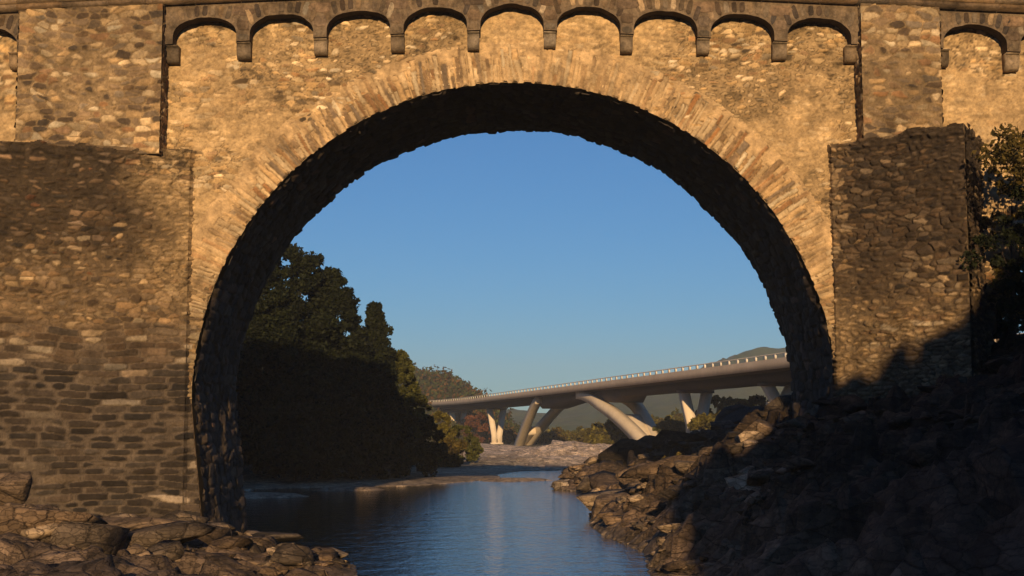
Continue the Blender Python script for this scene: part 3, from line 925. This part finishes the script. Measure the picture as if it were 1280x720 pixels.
# ------------------------------------------------------------------ the concrete viaduct upstream
via = empty("concrete_bridge", (25, 300, 0))
tag(via, "long pale concrete road bridge with V shaped piers, seen through the stone arch", "bridge")
K_D = 145000.0
DX, DY = -.206, 1.0
nl = sqrt(DX * DX + 1); T_ = (DX / nl, DY / nl); N_ = (-T_[1], T_[0])     # N_ points to the left side
def vx(Y): return -.206 * Y + 86.7
def vp(Y, s, z): return (vx(Y) + N_[0] * s - 25, Y + N_[1] * s - 300, z)
Z_D = 14.45      # road surface
CON = (.74, .62, .45)
def sweep(prof, Y0, Y1, n, name, parent, mat=M_CONC, c=CON, zf=None):
    m_ = MB(); rings = []
    for k in range(n + 1):
        Y = Y0 + (Y1 - Y0) * k / n
        dz = zf(Y) if zf else 0
        rings.append([vp(Y, s, z + dz) for s, z in prof])
    m_.loft(rings, c); return m_.build(name, mat, parent)
dzf = lambda Y: .9 * max(0, (Y - 440) / 110) ** 2
sweep([(5.6, Z_D), (5.6, Z_D - .8), (3.0, Z_D - 1.2), (-3.0, Z_D - 1.2), (-5.6, Z_D - .8), (-5.6, Z_D)], 150, 640, 40, "deck_slab", via, zf=dzf, c=(.09, .068, .05))  # underside shade painted into the slab's colour; the concrete itself is paler
sweep([(3.0, Z_D - 1.22), (2.7, Z_D - 2.6), (-2.7, Z_D - 2.6), (-3.0, Z_D - 1.22)], 150, 640, 40, "box_girder", via, zf=dzf, c=(.07, .052, .038))  # girder colour darkened to carry the shade below the slab
for s in (5.62, -5.9):
    sweep([(s, Z_D - 1.05), (s + .28, Z_D - 1.05), (s + .28, Z_D + .42), (s, Z_D + .42)], 150, 640, 60, "edge_beam", via, zf=dzf, c=(.54, .44, .33))
rail = sweep([(5.70, Z_D + 1.0), (5.82, Z_D + 1.0), (5.82, Z_D + 1.16), (5.70, Z_D + 1.16)], 150, 640, 60, "railing", via, c=(.78, .72, .60), zf=dzf)
sweep([(-5.70, Z_D + 1.0), (-5.82, Z_D + 1.0), (-5.82, Z_D + 1.16), (-5.70, Z_D + 1.16)], 150, 640, 60, "railing", via, c=(.78, .72, .60), zf=dzf)
def box_at(Y, s, z0, z1, wt, ws, name, parent, c=CON):
    m_ = MB()
    r = [[vp(Y + a, s + b_, z) for a, b_ in ((-wt, -ws), (wt, -ws), (wt, ws), (-wt, ws))] for z in (z0, z1)]
    m_.loft(r, c); return m_.build(name, M_CONC, parent)
yy = 190.0; post = None
while yy < 560:
    box_at(yy, 5.76, Z_D + .42 + dzf(yy), Z_D + .995 + dzf(yy), .42, .09, "railing_post", rail, (.78, .72, .60))
    yy += 3.75
def v_pier(Y, zb, sp=2.25, wt=.9, ws=.82):
    m_ = empty("pier", (0, 0, 0)); m_.parent = via
    ztop = Z_D - 2.62
    for s in (-1, 1):
        g_ = MB()
        zj = zb + (ztop - zb) * .22
        r = []
        for t, (sc_, z) in enumerate(((.62, zb), (.78, zj), (sp, ztop))):
            w_ = ws * (1.0 if t else 1.15)
            r.append([vp(Y + a, s * sc_ + b_, z) for a, b_ in ((-wt, -w_), (wt, -w_), (wt, w_), (-wt, w_))])
        g_.loft(r, CON); g_.build("leg", M_CONC, m_)
    f_ = MB(); f_.loft([[vp(Y + a, b_, z) for a, b_ in ((-1.1, -1.9), (1.1, -1.9), (1.1, 1.9), (-1.1, 1.9))] for z in (zb - 3, zb + .3)], CON); f_.build("footing", M_CONC, m_)
    bl = MB(); bl.loft([[vp(Y + a, b_, z) for a, b_ in ((-1.2, -3.2), (1.2, -3.2), (1.2, 3.2), (-1.2, 3.2))] for z in (ztop, ztop - .5)][::-1], (.16, .13, .1)); bl.build("bearing_block", M_CONC, m_)
for Y, zb in ((221, 8.6), (260, 3.6), (444, .9), (515, 1.2), (580, 2)):
    v_pier(Y, zb)
# the arch: from each foot two ribs open towards the deck's edges and meet the girder at the crown
Ya, Yb, Yc = 284.0, 409.0, 338.0
zcr = Z_D - 2.3
arch_o = empty("arch", (0, 0, 0)); arch_o.parent = via
for s in (-1, 1):
    for (Yf, z0) in ((Ya, .6), (Yb, -.6)):
        rings = []
        sg = 1 if Yc > Yf else -1
        zt_ = Z_D - 1.75
        for k in range(25):
            t = k / 24
            Ye, ex_, zr, tw = (328.0, 1.75, zt_, .6) if Yf < 300 else (369.0, 1.25, Z_D - 1.9, 1.0)
            Y = Yf + (Ye - Yf) * t
            z = z0 + (zr - z0) * (1 - (1 - t) ** ex_)
            sc_ = .95 + 2.95 * min(1, t / tw)
            slope = ex_ * max(1 - t, .02) ** (ex_ - 1) * (zr - z0) / abs(Ye - Yf)
            ln = sqrt(1 + slope * slope); ty_, tz_ = 1 / ln, slope / ln
            hd = 1.3 - .45 * t; ws = 1.0 - .15 * t
            rings.append([vp(Y - sg * tz_ * a_, s * sc_ + b_, z + ty_ * a_) for a_, b_ in ((-hd, -ws), (hd, -ws), (hd, ws), (-hd, ws))])
        g_ = MB(); g_.loft(rings, CON); g_.build("rib", M_CONC, arch_o)
for (Yf, z0) in ((Ya, .6), (Yb, -.6)):      # solid web between the ribs in the lower half of each leg
    sg = 1 if Yc > Yf else -1; rings = []
    for k in range(9):
        t = k / 8 * .36; Ye, ex_, zr, tw = (328.0, 1.75, Z_D - 1.75, .6) if Yf < 300 else (369.0, 1.25, Z_D - 1.9, 1.0)
        Y = Yf + (Ye - Yf) * t
        z = z0 + (zr - z0) * (1 - (1 - t) ** ex_); sc_ = .95 + 2.95 * min(1, t / tw) - .2
        slope = ex_ * (1 - t) ** (ex_ - 1) * (zr - z0) / abs(Ye - Yf); ln = sqrt(1 + slope * slope); ty_, tz_ = 1 / ln, slope / ln
        rings.append([vp(Y - sg * tz_ * a_, b_ * sc_, z + ty_ * a_) for a_, b_ in ((-.95, -1), (.95, -1), (.95, 1), (-.95, 1))])
    f_ = MB(); f_.loft(rings, CON); f_.build("web", M_CONC, arch_o)
for (Yf, z0) in ((Ya, .6), (Yb, -.6)):
    f_ = MB(); f_.loft([[vp(Yf + a, b_, z) for a, b_ in ((-2.2, -2.2), (2.2, -2.2), (2.2, 2.2), (-2.2, 2.2))] for z in (-3, z0 + .2)], CON); f_.build("footing", M_CONC, arch_o)
# girder haunches over the ribs, under-deck shade painted into their colour
f_ = MB()
f_.loft([[vp(Y, b_, z) for b_, z in ((-w_, Z_D - 1.3), (w_, Z_D - 1.3), (w_ * .97, zz), (-w_ * .97, zz))] for Y, w_, zz in
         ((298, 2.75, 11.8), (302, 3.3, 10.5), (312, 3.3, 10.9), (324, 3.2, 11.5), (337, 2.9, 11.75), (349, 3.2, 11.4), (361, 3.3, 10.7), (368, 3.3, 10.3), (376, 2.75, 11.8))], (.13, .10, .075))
f_.build("haunch", M_CONC, via)

# ------------------------------------------------------------------ hills
def hill(name, pts, Yd, depth, col1, col2, lump, seed, step):
    """ridge whose crest passes the photo points pts at distance Yd; pts (px, py)"""
    xs = [P(px, py, Yd)[0] for px, py in pts]; zs = [P(px, py, Yd)[2] for px, py in pts]
    x0, x1 = xs[0], xs[-1]
    nxp = int((x1 - x0) / step); nyp = 60
    X = np.linspace(x0, x1, nxp)[None, :].repeat(nyp, 0)
    tt = np.linspace(-1, 1, nyp)[:, None].repeat(nxp, 1)
    crest = np.interp(X, xs, zs)
    Z = crest * (1 - np.abs(tt) ** 1.6) + (fbm(X / 60, tt * depth / 60, seed) - .5) * lump * 2.2 * (1 - tt ** 2) + (fbm(X / 9, tt * depth / 9, seed + 5, 3) - .5) * lump
    Y = Yd + tt * depth
    n_ = fbm(X / 25, tt * depth / 25, seed + 9)
    c = lerp(np.broadcast_to(np.array(col1), X.shape + (3,)), np.array(col2), smooth(.35, .65, n_))
    ii = np.arange(nyp * nxp).reshape(nyp, nxp)
    q = np.stack([ii[:-1, :-1], ii[:-1, 1:], ii[1:, 1:], ii[1:, :-1]], -1).reshape(-1, 4)
    o = mesh_obj(name, np.stack([X, Y, Z], -1).reshape(-1, 3), q, M_EARTH, col=c.reshape(-1, 3), sizes=np.full(len(q), 4), smooth_sh=True)
    return tag(o, kind="structure"), (X, Y, Z)
hill("distant_hills", [(-700, 470), (-200, 430), (250, 440), (450, 470), (560, 510), (620, 522), (680, 518), (730, 505), (800, 488), (860, 470), (905, 451), (940, 441), (975, 436), (1040, 442), (1150, 430), (1400, 420), (2000, 450)],
     1500, 500, (.045, .085, .022), (.085, .105, .03), 10, 3, 6)
hill("wooded_hill", [(-300, 380), (300, 400), (470, 445), (510, 469), (545, 480), (560, 479), (580, 493), (600, 506), (625, 530), (640, 545)], 620, 130, (.05, .045, .012), (.10, .06, .015), 5, 13, 2.5)

# ------------------------------------------------------------------ trees
def leaf_cloud(centres, radii, n_per, size, colf, squash=.8, seed=0):
    r = np.random.default_rng(seed)
    N = len(centres); C = np.repeat(np.asarray(centres, float), n_per, 0); Rr = np.repeat(np.asarray(radii, float), n_per)
    d = r.normal(size=(N * n_per, 3)); d /= np.linalg.norm(d, axis=1)[:, None] + 1e-9
    rad = r.uniform(0, 1, N * n_per) ** .55 * 1.25
    p = C + d * (Rr * rad)[:, None] * np.array([1, 1, squash])
    a = r.normal(size=p.shape); a /= np.linalg.norm(a, axis=1)[:, None]
    b_ = np.cross(a, r.normal(size=p.shape)); b_ /= np.linalg.norm(b_, axis=1)[:, None] + 1e-9
    s = size * r.uniform(.5, 1.3, len(p))[:, None]
    v = np.stack([p - a * s, p - b_ * s * .55, p + a * s, p + b_ * s * .55], 1).reshape(-1, 3)
    idx = np.arange(len(v))
    cl = np.repeat(r.uniform(.7, 1.25, N), n_per)
    base = colf(r, len(p)) * (cl * r.uniform(.7, 1.3, len(p)))[:, None]
    return v, idx, np.full(len(p), 4), np.repeat(base, 4, 0)

def crown_shape(n, w, h, z0, kind, seed):
    """clump centres for a crown of width w, height h whose foliage starts at z0"""
    r = np.random.default_rng(seed); C = []; Rr = []
    lean = r.uniform(-.05, .05, 2) * w
    lob = [(r.uniform(0, 6.28), r.uniform(.75, 1.2)) for _ in range(6)]
    while len(C) < n:
        t = r.uniform(0, 1) ** .85
        if kind == 'cone': prof = (1 - t) ** .75 * (.55 + .45 * min(1, t * 6)) + .04
        elif kind == 'round': prof = sqrt(max(0, 1 - (2 * t - .95) ** 2)) * .95 + .08
        else: prof = (min(1, t * 4 + .35)) * (1 - t ** 2.4) ** .6 + .05
        a = r.uniform(0, 2 * pi)
        k = 1.0
        for (la, lk) in lob: k *= 1 + (lk - 1) * max(0, cos(a - la + t * 3)) ** 2
        q_ = r.uniform(.25, 1) ** .5
        rr = w / 2 * prof * k * q_
        C.append((cos(a) * rr + lean[0] * t, sin(a) * rr + lean[1] * t, z0 + t * h * r.uniform(.95, 1.05)))
        Rr.append(w * r.uniform(.055, .11) * (.6 + .4 * (1 - t)))
    return C, Rr

def limb(mb, p0, p1, r0, r1, n=7, seg=4, wob=.0, c=(.08, .06, .045)):
    rings = []; p0 = np.array(p0); p1 = np.array(p1); d = p1 - p0
    ax = np.cross(d, (0, 0, 1)); 
    if np.linalg.norm(ax) < 1e-3: ax = np.array((1., 0, 0))
    ax = ax / np.linalg.norm(ax); bx = np.cross(d, ax); bx = bx / np.linalg.norm(bx)
    for k in range(seg + 1):
        t = k / seg; c0 = p0 + d * t + (ax * sin(t * 5) + bx * cos(t * 4 + 1)) * wob * sin(pi * t)
        rr = r0 + (r1 - r0) * t
        rings.append([tuple(c0 + ax * cos(a) * rr + bx * sin(a) * rr) for a in np.linspace(0, 2 * pi, n, endpoint=False)])
    mb.loft(rings, c)

DKG = lambda r, n: np.array([.017, .022, .007]) * (1 + r.uniform(-.2, .35, (n, 1)) * np.array([1.2, 1, .6]))
OLV = lambda r, n: np.array([.075, .078, .018]) * (1 + r.uniform(-.3, .4, (n, 1)) * np.array([1.2, 1, .6]))
YEL = lambda r, n: np.array([.125, .105, .02]) * (1 + r.uniform(-.3, .4, (n, 1)) * np.array([1, 1.1, .5]))
RED = lambda r, n: np.array([.13, .05, .018]) * (1 + r.uniform(-.3, .4, (n, 1)))
OCH = lambda r, n: np.array([.10, .075, .018]) * (1 + r.uniform(-.4, .5, (n, 1)) * np.array([1.2, 1, .3]))

def tree(name, x, y, w, h, trunk_h, kind, colf, label, cat, group=None, clumps=90, per=130, leaf=.22, seed=0, zb=None, trunk_r=None):
    z = ground_z(x, y) - .15 if zb is None else zb
    root = empty(name, (x, y, z), 0)
    tag(root, label, cat, group)
    C, Rr = crown_shape(clumps, w, h - trunk_h, trunk_h, kind, seed)
    v, i, s, c = leaf_cloud(C, Rr, per, leaf, colf, .85, seed + 1)
    mesh_obj("crown", v, i, M_LEAF, root, c, sizes=s)
    mb = MB(); tr = trunk_r or h * .018
    top = trunk_h + (h - trunk_h) * .75
    limb(mb, (0, 0, -.4), (w * .03, 0, top), tr, tr * .25, 8, 6, h * .012)
    rr = random.Random(seed)
    for k in range(9 if h > 5 else 5):
        a = rr.uniform(0, 6.28); t = rr.uniform(.25, .95); zz = trunk_h * .7 + (top - trunk_h * .7) * t * .8
        q_ = C[rr.randrange(len(C))]
        limb(mb, (w * .03 * zz / top, 0, zz), (q_[0], q_[1], max(q_[2], zz + .3)), tr * .38, tr * .08, 5, 4, h * .01)
    mb.build("trunk", M_BARK, root, True)
    return root

def top_h(px, py, Y, x, y=None):   # height above ground so that the top shows at photo row py
    return P(px, py, Y)[2] - ground_z(x, y or Y)

# big dark trees on the far left bank (behind the bridge)
LT = [  # px centre, top py, Y, width m, kind, label
    (362, 311, 124, 11.5, 'round', "tallest dark tree on the left bank, its top touching the inside of the stone arch"),
    (410, 346, 126, 8.0, 'tall', "dark bushy tree just right of the tallest tree behind the arch's left leg"),
    (325, 335, 120, 11, 'round', "dark tree half hidden by the left leg of the stone arch"),
    (470, 380, 134, 7.6, 'cone', "pointed conical dark tree at the right end of the big left bank trees"),
    (494, 440, 137, 6.0, 'tall', "lower sunlit olive tree leaning against the pointed tree's right side"),
    (270, 372, 118, 12, 'round', "dark tree wholly behind the left pier of the bridge"),
    (440, 445, 122, 9, 'round', "low dark tree filling the gap beneath the pointed tree by the water"),
    (372, 470, 117, 11, 'round', "low shaded tree overhanging the sand spit on the left bank"),
]
for k, (px, py, Y, w_, kd, lb) in enumerate(LT):
    x = P(px, py, Y)[0]
    tree("broadleaf_tree" if kd != 'cone' else "conifer_tree", x, Y, w_, top_h(px, py, Y, x), 1.2, kd, DKG if k not in (4,) else OLV, lb, "tree", "dark trees on the left bank", 260, 170, .20, 30 + k)
# bushes right of them down to the bank
BS = [(522, 492, 140, 4.4, OLV, "olive green bush right of the leaning tree, under the wooded hill"),
      (512, 520, 131, 6.5, DKG, "dark round bush at the foot of the pointed tree"),
      (546, 515, 166, 5.0, YEL, "yellow green bush in front of the concrete bridge's left end"),
      (578, 530, 176, 4.6, OLV, "small green bush left of the far V shaped pier"),
      (562, 548, 164, 4.4, OCH, "ochre bush low on the bank above the water"),
      (590, 545, 190, 4.2, OLV, "small shrub beside the base of the far V shaped pier"),
      (478, 545, 124, 6.5, DKG, "dark bush overhanging the pale sand bar"),
      (418, 548, 120, 7.5, DKG, "wide dark bush at the water's edge between the two sand patches")]
for k, (px, py, Y, w_, cf, lb) in enumerate(BS):
    x = P(px, py, Y)[0]
    tree("shrub", x, Y, w_, max(2.2, top_h(px, py, Y, x)), .3, 'round', cf, lb, "shrub", None, 60, 110, .2, 60 + k, trunk_r=.1)
x = P(598, 520, 440)[0]
tree("red_leaved_tree", x, 452, 11, 9.5, .5, 'round', RED, "small tree with rust red leaves under the left end of the concrete bridge", "tree", None, 50, 90, .5, 90, trunk_r=.2)
# trees by the right hand V pier
RT = [(895, 497, 270, 9, OLV, "green tree right of the right hand V shaped pier"),
      (925, 500, 262, 9, OLV, "rounded olive tree beneath the concrete deck, left of the shaded rocks"),
      (882, 520, 250, 6, YEL, "yellowish bush close to the foot of the right hand V shaped pier"),
      (948, 497, 240, 8, DKG, "dark green tree under the concrete deck by the edge of the stone arch"),
      (838, 528, 290, 7, OLV, "green bush between the arch foot and the right hand V shaped pier"),
      (905, 532, 232, 5, YEL, "low yellow bush behind the sunlit boulder")]
for k, (px, py, Y, w_, cf, lb) in enumerate(RT):
    x = P(px, py, Y)[0]
    tree("broadleaf_tree" if w_ > 6.5 else "shrub", x, Y, w_, max(3, top_h(px, py, Y, x)), .6, 'round', cf, lb, "tree" if w_ > 6.5 else "shrub", None, 60, 90, .36, 110 + k, trunk_r=.16)

# the scrub belt behind the pale rock shelf: one mass
def scrub(name, pts, label, size, per, cat, seed, cfs):
    vs_, is_, ss, cs = [], [], [], []; off = 0
    r = np.random.default_rng(seed)
    for (x, y, w_, h_) in pts:
        z = ground_z(x, y)
        C, Rr = crown_shape(12, w_, h_, .1, 'round', int(r.integers(1e6)))
        C = [(c_[0] + x, c_[1] + y, c_[2] + z - .3) for c_ in C]; Rr = [q_ * 2.0 for q_ in Rr]
        v, i, s, c = leaf_cloud(C, Rr, per, size, cfs[int(r.integers(len(cfs)))], .8, int(r.integers(1e6)))
        vs_.append(v); is_.append(i + off); ss.append(s); cs.append(c); off += len(v)
    o = mesh_obj(name, np.concatenate(vs_), np.concatenate(is_), M_LEAF, None, np.concatenate(cs), sizes=np.concatenate(ss))
    return tag(o, label, cat, None, "stuff")
pts = []
for k in range(210):
    Y = random.uniform(300, 470); px = random.uniform(655, 850) if k < 170 else random.uniform(540, 640)
    if px < 645: Y = random.uniform(470, 540)
    if px < 735: Y = max(Y, random.uniform(435, 470))
    x = (px - 640) / F * Y; s_ = random.uniform(3, 6.5)
    pts.append((x, Y, s_, s_ * random.uniform(.55, .95)))
scrub("scrub_belt", pts, "belt of yellow green scrub behind the pale rocks under the concrete arch", .6, 26, "scrub", 5, [OLV, YEL, YEL, OCH])
# wooded cover on the two hills
pts = []
def hill_z(px0): pass
hx = np.linspace(0, 1, 2)
wv = bpy.data.objects["wooded_hill"].data
co = np.zeros(len(wv.vertices) * 3, np.float32); wv.vertices.foreach_get("co", co); co = co.reshape(-1, 3)
sel = co[(co[:, 1] < 640) & (co[:, 2] > 2) & (co[:, 0] > -95)]
r_ = np.random.default_rng(4); sel = sel[r_.choice(len(sel), 750, replace=False)]
C = []; Rr = []
for (x, y, z) in sel:
    s_ = r_.uniform(2.0, 4.2)
    for q_ in range(3): C.append((x + r_.normal() * s_ * .5, y + r_.normal() * s_ * .5, z + r_.uniform(0, .8) * s_)); Rr.append(s_ * .62)
v, i, s, c = leaf_cloud(C, Rr, 26, .9, lambda r, n: np.where(r.uniform(0, 1, (n, 1)) < .32, np.array([.13, .07, .018]), np.array([.065, .078, .018])), .85, 6)
tag(mesh_obj("hill_woodland", v, i, M_LEAF, None, c, sizes=s), "autumn coloured wood covering the hill left of the concrete bridge", "woodland", None, "stuff")

# right side: tree in front of the bridge reaching into the frame, dark trees behind the second arch
tree("broadleaf_tree", 21.6, 49.5, 9.5, P(1270, 135, 49.5)[2] - ground_z(21.6, 49.5), 5, 'round', OCH, "ochre leaved tree at the right edge of the photo, in front of the stone bridge", "tree", None, 75, 95, .12, 201)
tree("broadleaf_tree", 26.5, 74, 11, 14.5 - ground_z(26.5, 74) + 1.5, 2.0, 'round', DKG, "dark tree seen through the small side arch at the right edge", "tree", None, 150, 150, .2, 202)
tree("shrub", 19.3, 51.2, 4.6, 6.5, .5, 'round', DKG, "dark bush against the foot of the right cutwater", "shrub", None, 80, 130, .10, 203)
tree("shrub", 22.0, 48.5, 6.5, 6.8, .5, 'round', DKG, "large dark bush in the shade at the right edge below the ochre tree", "shrub", None, 110, 150, .12, 204)
def tuft(px, py, Y, w_, h_, cf, label, seed, leaf=.07, n=26):
    x, _, z = P(px, py, Y)
    tree("shrub", x, Y, w_, h_, .05, 'round', cf, label, "shrub", None, n, 90, leaf, seed, zb=min(z, ground_z(x, Y) + .25) - .1, trunk_r=.03)
tuft(850, 600, 84, 2.6, 1.9, OCH, "small ochre bush growing between the sunlit rocks of the right bank", 401, .10, 36)
tuft(52, 612, 50, 1.1, .9, YEL, "yellowish tuft of leaves at the foot of the left masonry, behind the boulders", 402)
tuft(930, 552, 86, 2.4, 1.5, DKG, "dark low bush on the crest of the right bank, under the concrete deck", 403, .10, 30)
tuft(1010, 520, 60, 1.8, 1.2, OCH, "small dry bush at the foot of the arch's right leg", 404, .08, 26)
tree("climbing_shrub", 19.1, 54.4, 3.0, 8.6, 1.5, 'tall', OCH, "thin ochre shrub growing beside the right cutwater against the wall", "shrub", None, 34, 60, .10, 405, trunk_r=.06)

# ------------------------------------------------------------------ boulders
def boulder(x, y, sx, sy, sz, c, label, seed, sink=.3, cat="boulder", name="boulder", rz=None, z=None):
    r = np.random.default_rng(seed)
    import bmesh
    bm = bmesh.new(); bmesh.ops.create_icosphere(bm, subdivisions=4, radius=1)
    V = np.array([v.co for v in bm.verts]); Fc = [tuple(v.index for v in f.verts) for f in bm.faces]; bm.free()
    # chip it with random planes
    for k in range(15):
        n_ = r.normal(size=3); n_ /= np.linalg.norm(n_); d = r.uniform(.45, .85)
        s_ = V @ n_ - d; V = V - np.where(s_ > 0, s_, 0)[:, None] * n_ * .92
    nn = fbm(V[:, 0] * 2.2 + seed, V[:, 1] * 2.2 + V[:, 2] * 1.7, seed)
    V = V * (1 + (nn - .5)[:, None] * .30)
    V = V * np.array([sx, sy, sz]) 
    zz = (ground_z(x, y) if z is None else z) + sz * (1 - 2 * sink)
    cc = np.array(c) * (.7 + .6 * fbm(V[:, 0] * 1.5, V[:, 2] * 1.5 + V[:, 1], seed + 3))[:, None]
    o = mesh_obj(name, V, Fc, M_ROCK, None, cc)
    o.location = (x, y, zz); o.rotation_euler = (0, 0, r.uniform(0, 6) if rz is None else rz)
    return tag(o, label, cat)
BR = (.20, .14, .09); BD = (.08, .062, .045); BP = (.40, .31, .21)
def bpix(px, py, Y, wpx, hpx, dm, c, label, seed, **kw):
    x, _, z = P(px, py, Y); s = Y / F
    boulder(x, Y, wpx * s / 2, dm / 2, hpx * s / 2, c, label, seed, z=z - hpx * s / 2 * .4, sink=.5, **kw)
bpix(38, 640, 41, 95, 60, 2.2, BR, "large cracked pale brown boulder in the bottom left corner", 1, rz=.2)
bpix(18, 600, 44, 70, 50, 1.8, BR, "boulder leaning on the masonry at the left edge", 2, rz=-.3)
bpix(70, 690, 40, 110, 50, 2.2, BD, "low dark boulder at the very bottom left, below the cracked one", 3, rz=.1)
bpix(150, 698, 42, 120, 46, 2.6, BR, "broad flat brown boulder at the foot of the left pier", 4, rz=.1)
bpix(225, 692, 44, 110, 34, 2.6, BR, "rounded brown boulder left of the pale slab", 5, rz=-.2)
bpix(305, 704, 45, 130, 20, 2.2, BD, "flat dark rock slab sloping into the river from the left pier", 6, rz=-.3)
bpix(395, 688, 47, 90, 18, 1.2, BP, "long pale rock slab at the water's edge, left of the river", 7, rz=-.45)
bpix(345, 668, 52, 80, 20, 1.4, BD, "dark wet slab beside the base of the left pier", 8, rz=-.4)
bpix(795, 590, 88, 60, 40, 3.2, BR, "tall sunlit boulder on the crest of the right bank", 9)
bpix(770, 630, 70, 70, 50, 3.0, BR, "rough sunlit rock rising from the water on the right", 10)
bpix(800, 648, 62, 75, 40, 2.6, BR, "lowest sunlit rock on the right, half in shade", 11)
bpix(715, 605, 108, 60, 22, 3.6, BP, "flat pale rock jutting into the river from the right bank", 12)
bpix(905, 560, 90, 55, 26, 3.0, BP, "sunlit pale boulder on the shaded right slope, below the V shaped pier", 14)
bpix(860, 580, 84, 50, 26, 2.6, BD, "dark boulder between the two sunlit ones on the right slope", 15)
bpix(990, 500, 66, 70, 50, 3.0, BD, "dark boulder at the foot of the arch's right leg", 16)
bpix(1040, 600, 50, 170, 26, 2.0, (.22, .19, .16), "long grey ledge rock in the shade of the right bank", 17, rz=.05)
bpix(1160, 610, 47, 130, 30, 2.0, (.16, .14, .12), "grey ledge rock right of the long one, deep in shade", 18, rz=-.25)

# loose angular rubble lying on the bedrock of both banks
def loose_rocks(n, seed):
    r = np.random.default_rng(seed)
    import bmesh
    bm = bmesh.new(); bmesh.ops.create_icosphere(bm, subdivisions=2, radius=1)
    B = np.array([v.co for v in bm.verts]); Fc = np.array([[v.index for v in f.verts] for f in bm.faces]); bm.free()
    xs = []; ys = []
    X = r.uniform(-26, 24, n * 5); Y = 40 + r.uniform(0, 1, n * 5) ** 1.3 * 80
    Z, D, Rg, K = terrain(X, Y)
    ok = (D > .1) & (K > .5) & (vnoise(X * .5, Y * .5, 3) > .35) & ~((np.abs(X) > 12.3) & (Y > 55.5) & (Y < 65))
    X, Y, Z = X[ok][:n], Y[ok][:n], Z[ok][:n]
    V_, F_, C_ = [], [], []
    for k in range(len(X)):
        v = B.copy() * 1.3
        ax_ = np.linalg.qr(r.normal(size=(3, 3)))[0]
        for q_ in range(10):
            n_ = ax_[q_ % 3] * (1 if q_ % 2 else -1) if q_ < 6 else r.normal(size=3)
            n_ = n_ + r.normal(size=3) * .22; n_ /= np.linalg.norm(n_); s_ = v @ n_ - r.uniform(.45, .8 if q_ < 6 else 1.0); v = v - np.where(s_ > 0, s_, 0)[:, None] * n_
        sc_ = .10 * math.exp(abs(r.normal()) * .75) * (1 + (Y[k] - 40) / 60)
        v = v * np.array([1.5, 1, .6]) * r.uniform(.7, 1.3, 3) * sc_
        a = r.uniform(0, 6.28); v = np.stack([v[:, 0] * cos(a) - v[:, 1] * sin(a), v[:, 0] * sin(a) + v[:, 1] * cos(a), v[:, 2]], 1)
        V_.append(v + np.array([X[k], Y[k], Z[k] + sc_ * .2])); F_.append(Fc + k * len(B))
        c = np.array([(.20, .14, .088), (.12, .09, .062), (.32, .235, .15), (.17, .115, .07)][int(r.integers(4))]) * r.uniform(.6, 1.2) * (.45 if (Rg[ok][:n][k] and D[ok][:n][k] > 6) else 1)  # stones higher on the right bank darkened, shade put into their colour
        C_.append(np.tile(c, (len(B), 1)))
    V_ = np.concatenate(V_); F_ = np.concatenate(F_); C_ = np.concatenate(C_)
    o = mesh_obj("loose_rocks", V_, F_, M_ROCK, None, C_, sizes=np.full(len(F_), 3))
    tag(o, "loose angular stones scattered over the bedrock of both river banks", "rubble", None, "stuff")
loose_rocks(3200, 9)

# sand bars on the left
def sandbar(px0, px1, py, th, Y, label):
    x0 = P(px0, py, Y)[0]; x1 = P(px1, py, Y)[0]
    n_ = 48; V = [((x0 + x1) / 2, Y, .26)]; Fc = []
    for k in range(n_):
        a = 2 * pi * k / n_; r = 1 + .18 * sin(3 * a + px0) + .08 * sin(7 * a)
        V.append(((x0 + x1) / 2 + cos(a) * (x1 - x0) / 2 * r * .6, Y + sin(a) * th * r * .6, .20))
    for k in range(n_):
        a = 2 * pi * k / n_; r = 1 + .18 * sin(3 * a + px0) + .08 * sin(7 * a)
        V.append(((x0 + x1) / 2 + cos(a) * (x1 - x0) / 2 * r, Y + sin(a) * th * r, -.1))
    for k in range(n_):
        j = (k + 1) % n_; Fc += [(0, 1 + k, 1 + j), (1 + k, 1 + n_ + k, 1 + n_ + j, 1 + j)]
    o = mesh_obj("sandbar", V, Fc, M_ROCK, None, np.tile((.42, .31, .20), (len(V), 1)), True)
    return tag(o, kind="structure")
sandbar(272, 384, 617, 3.2, 96, "")
sandbar(385, 480, 610, 2.4, 107, "")
sandbar(585, 690, 597, 3.2, 128, "")

# ------------------------------------------------------------------ haze
hz = MB(); hz.box(-1800, 1800, -120, 2300, -4, 112)
hm = bpy.data.materials.new("haze"); hm.use_nodes = True; nt = hm.node_tree
nt.nodes.remove(nt.nodes["Principled BSDF"])
pv = nt.nodes.new("ShaderNodeVolumePrincipled"); pv.inputs['Color'].default_value = (.86, .92, 1, 1); pv.inputs['Density'].default_value = .00024
nt.links.new(pv.outputs[0], nt.nodes["Material Output"].inputs['Volume'])
ho = hz.build("haze", hm); tag(ho, kind="stuff")
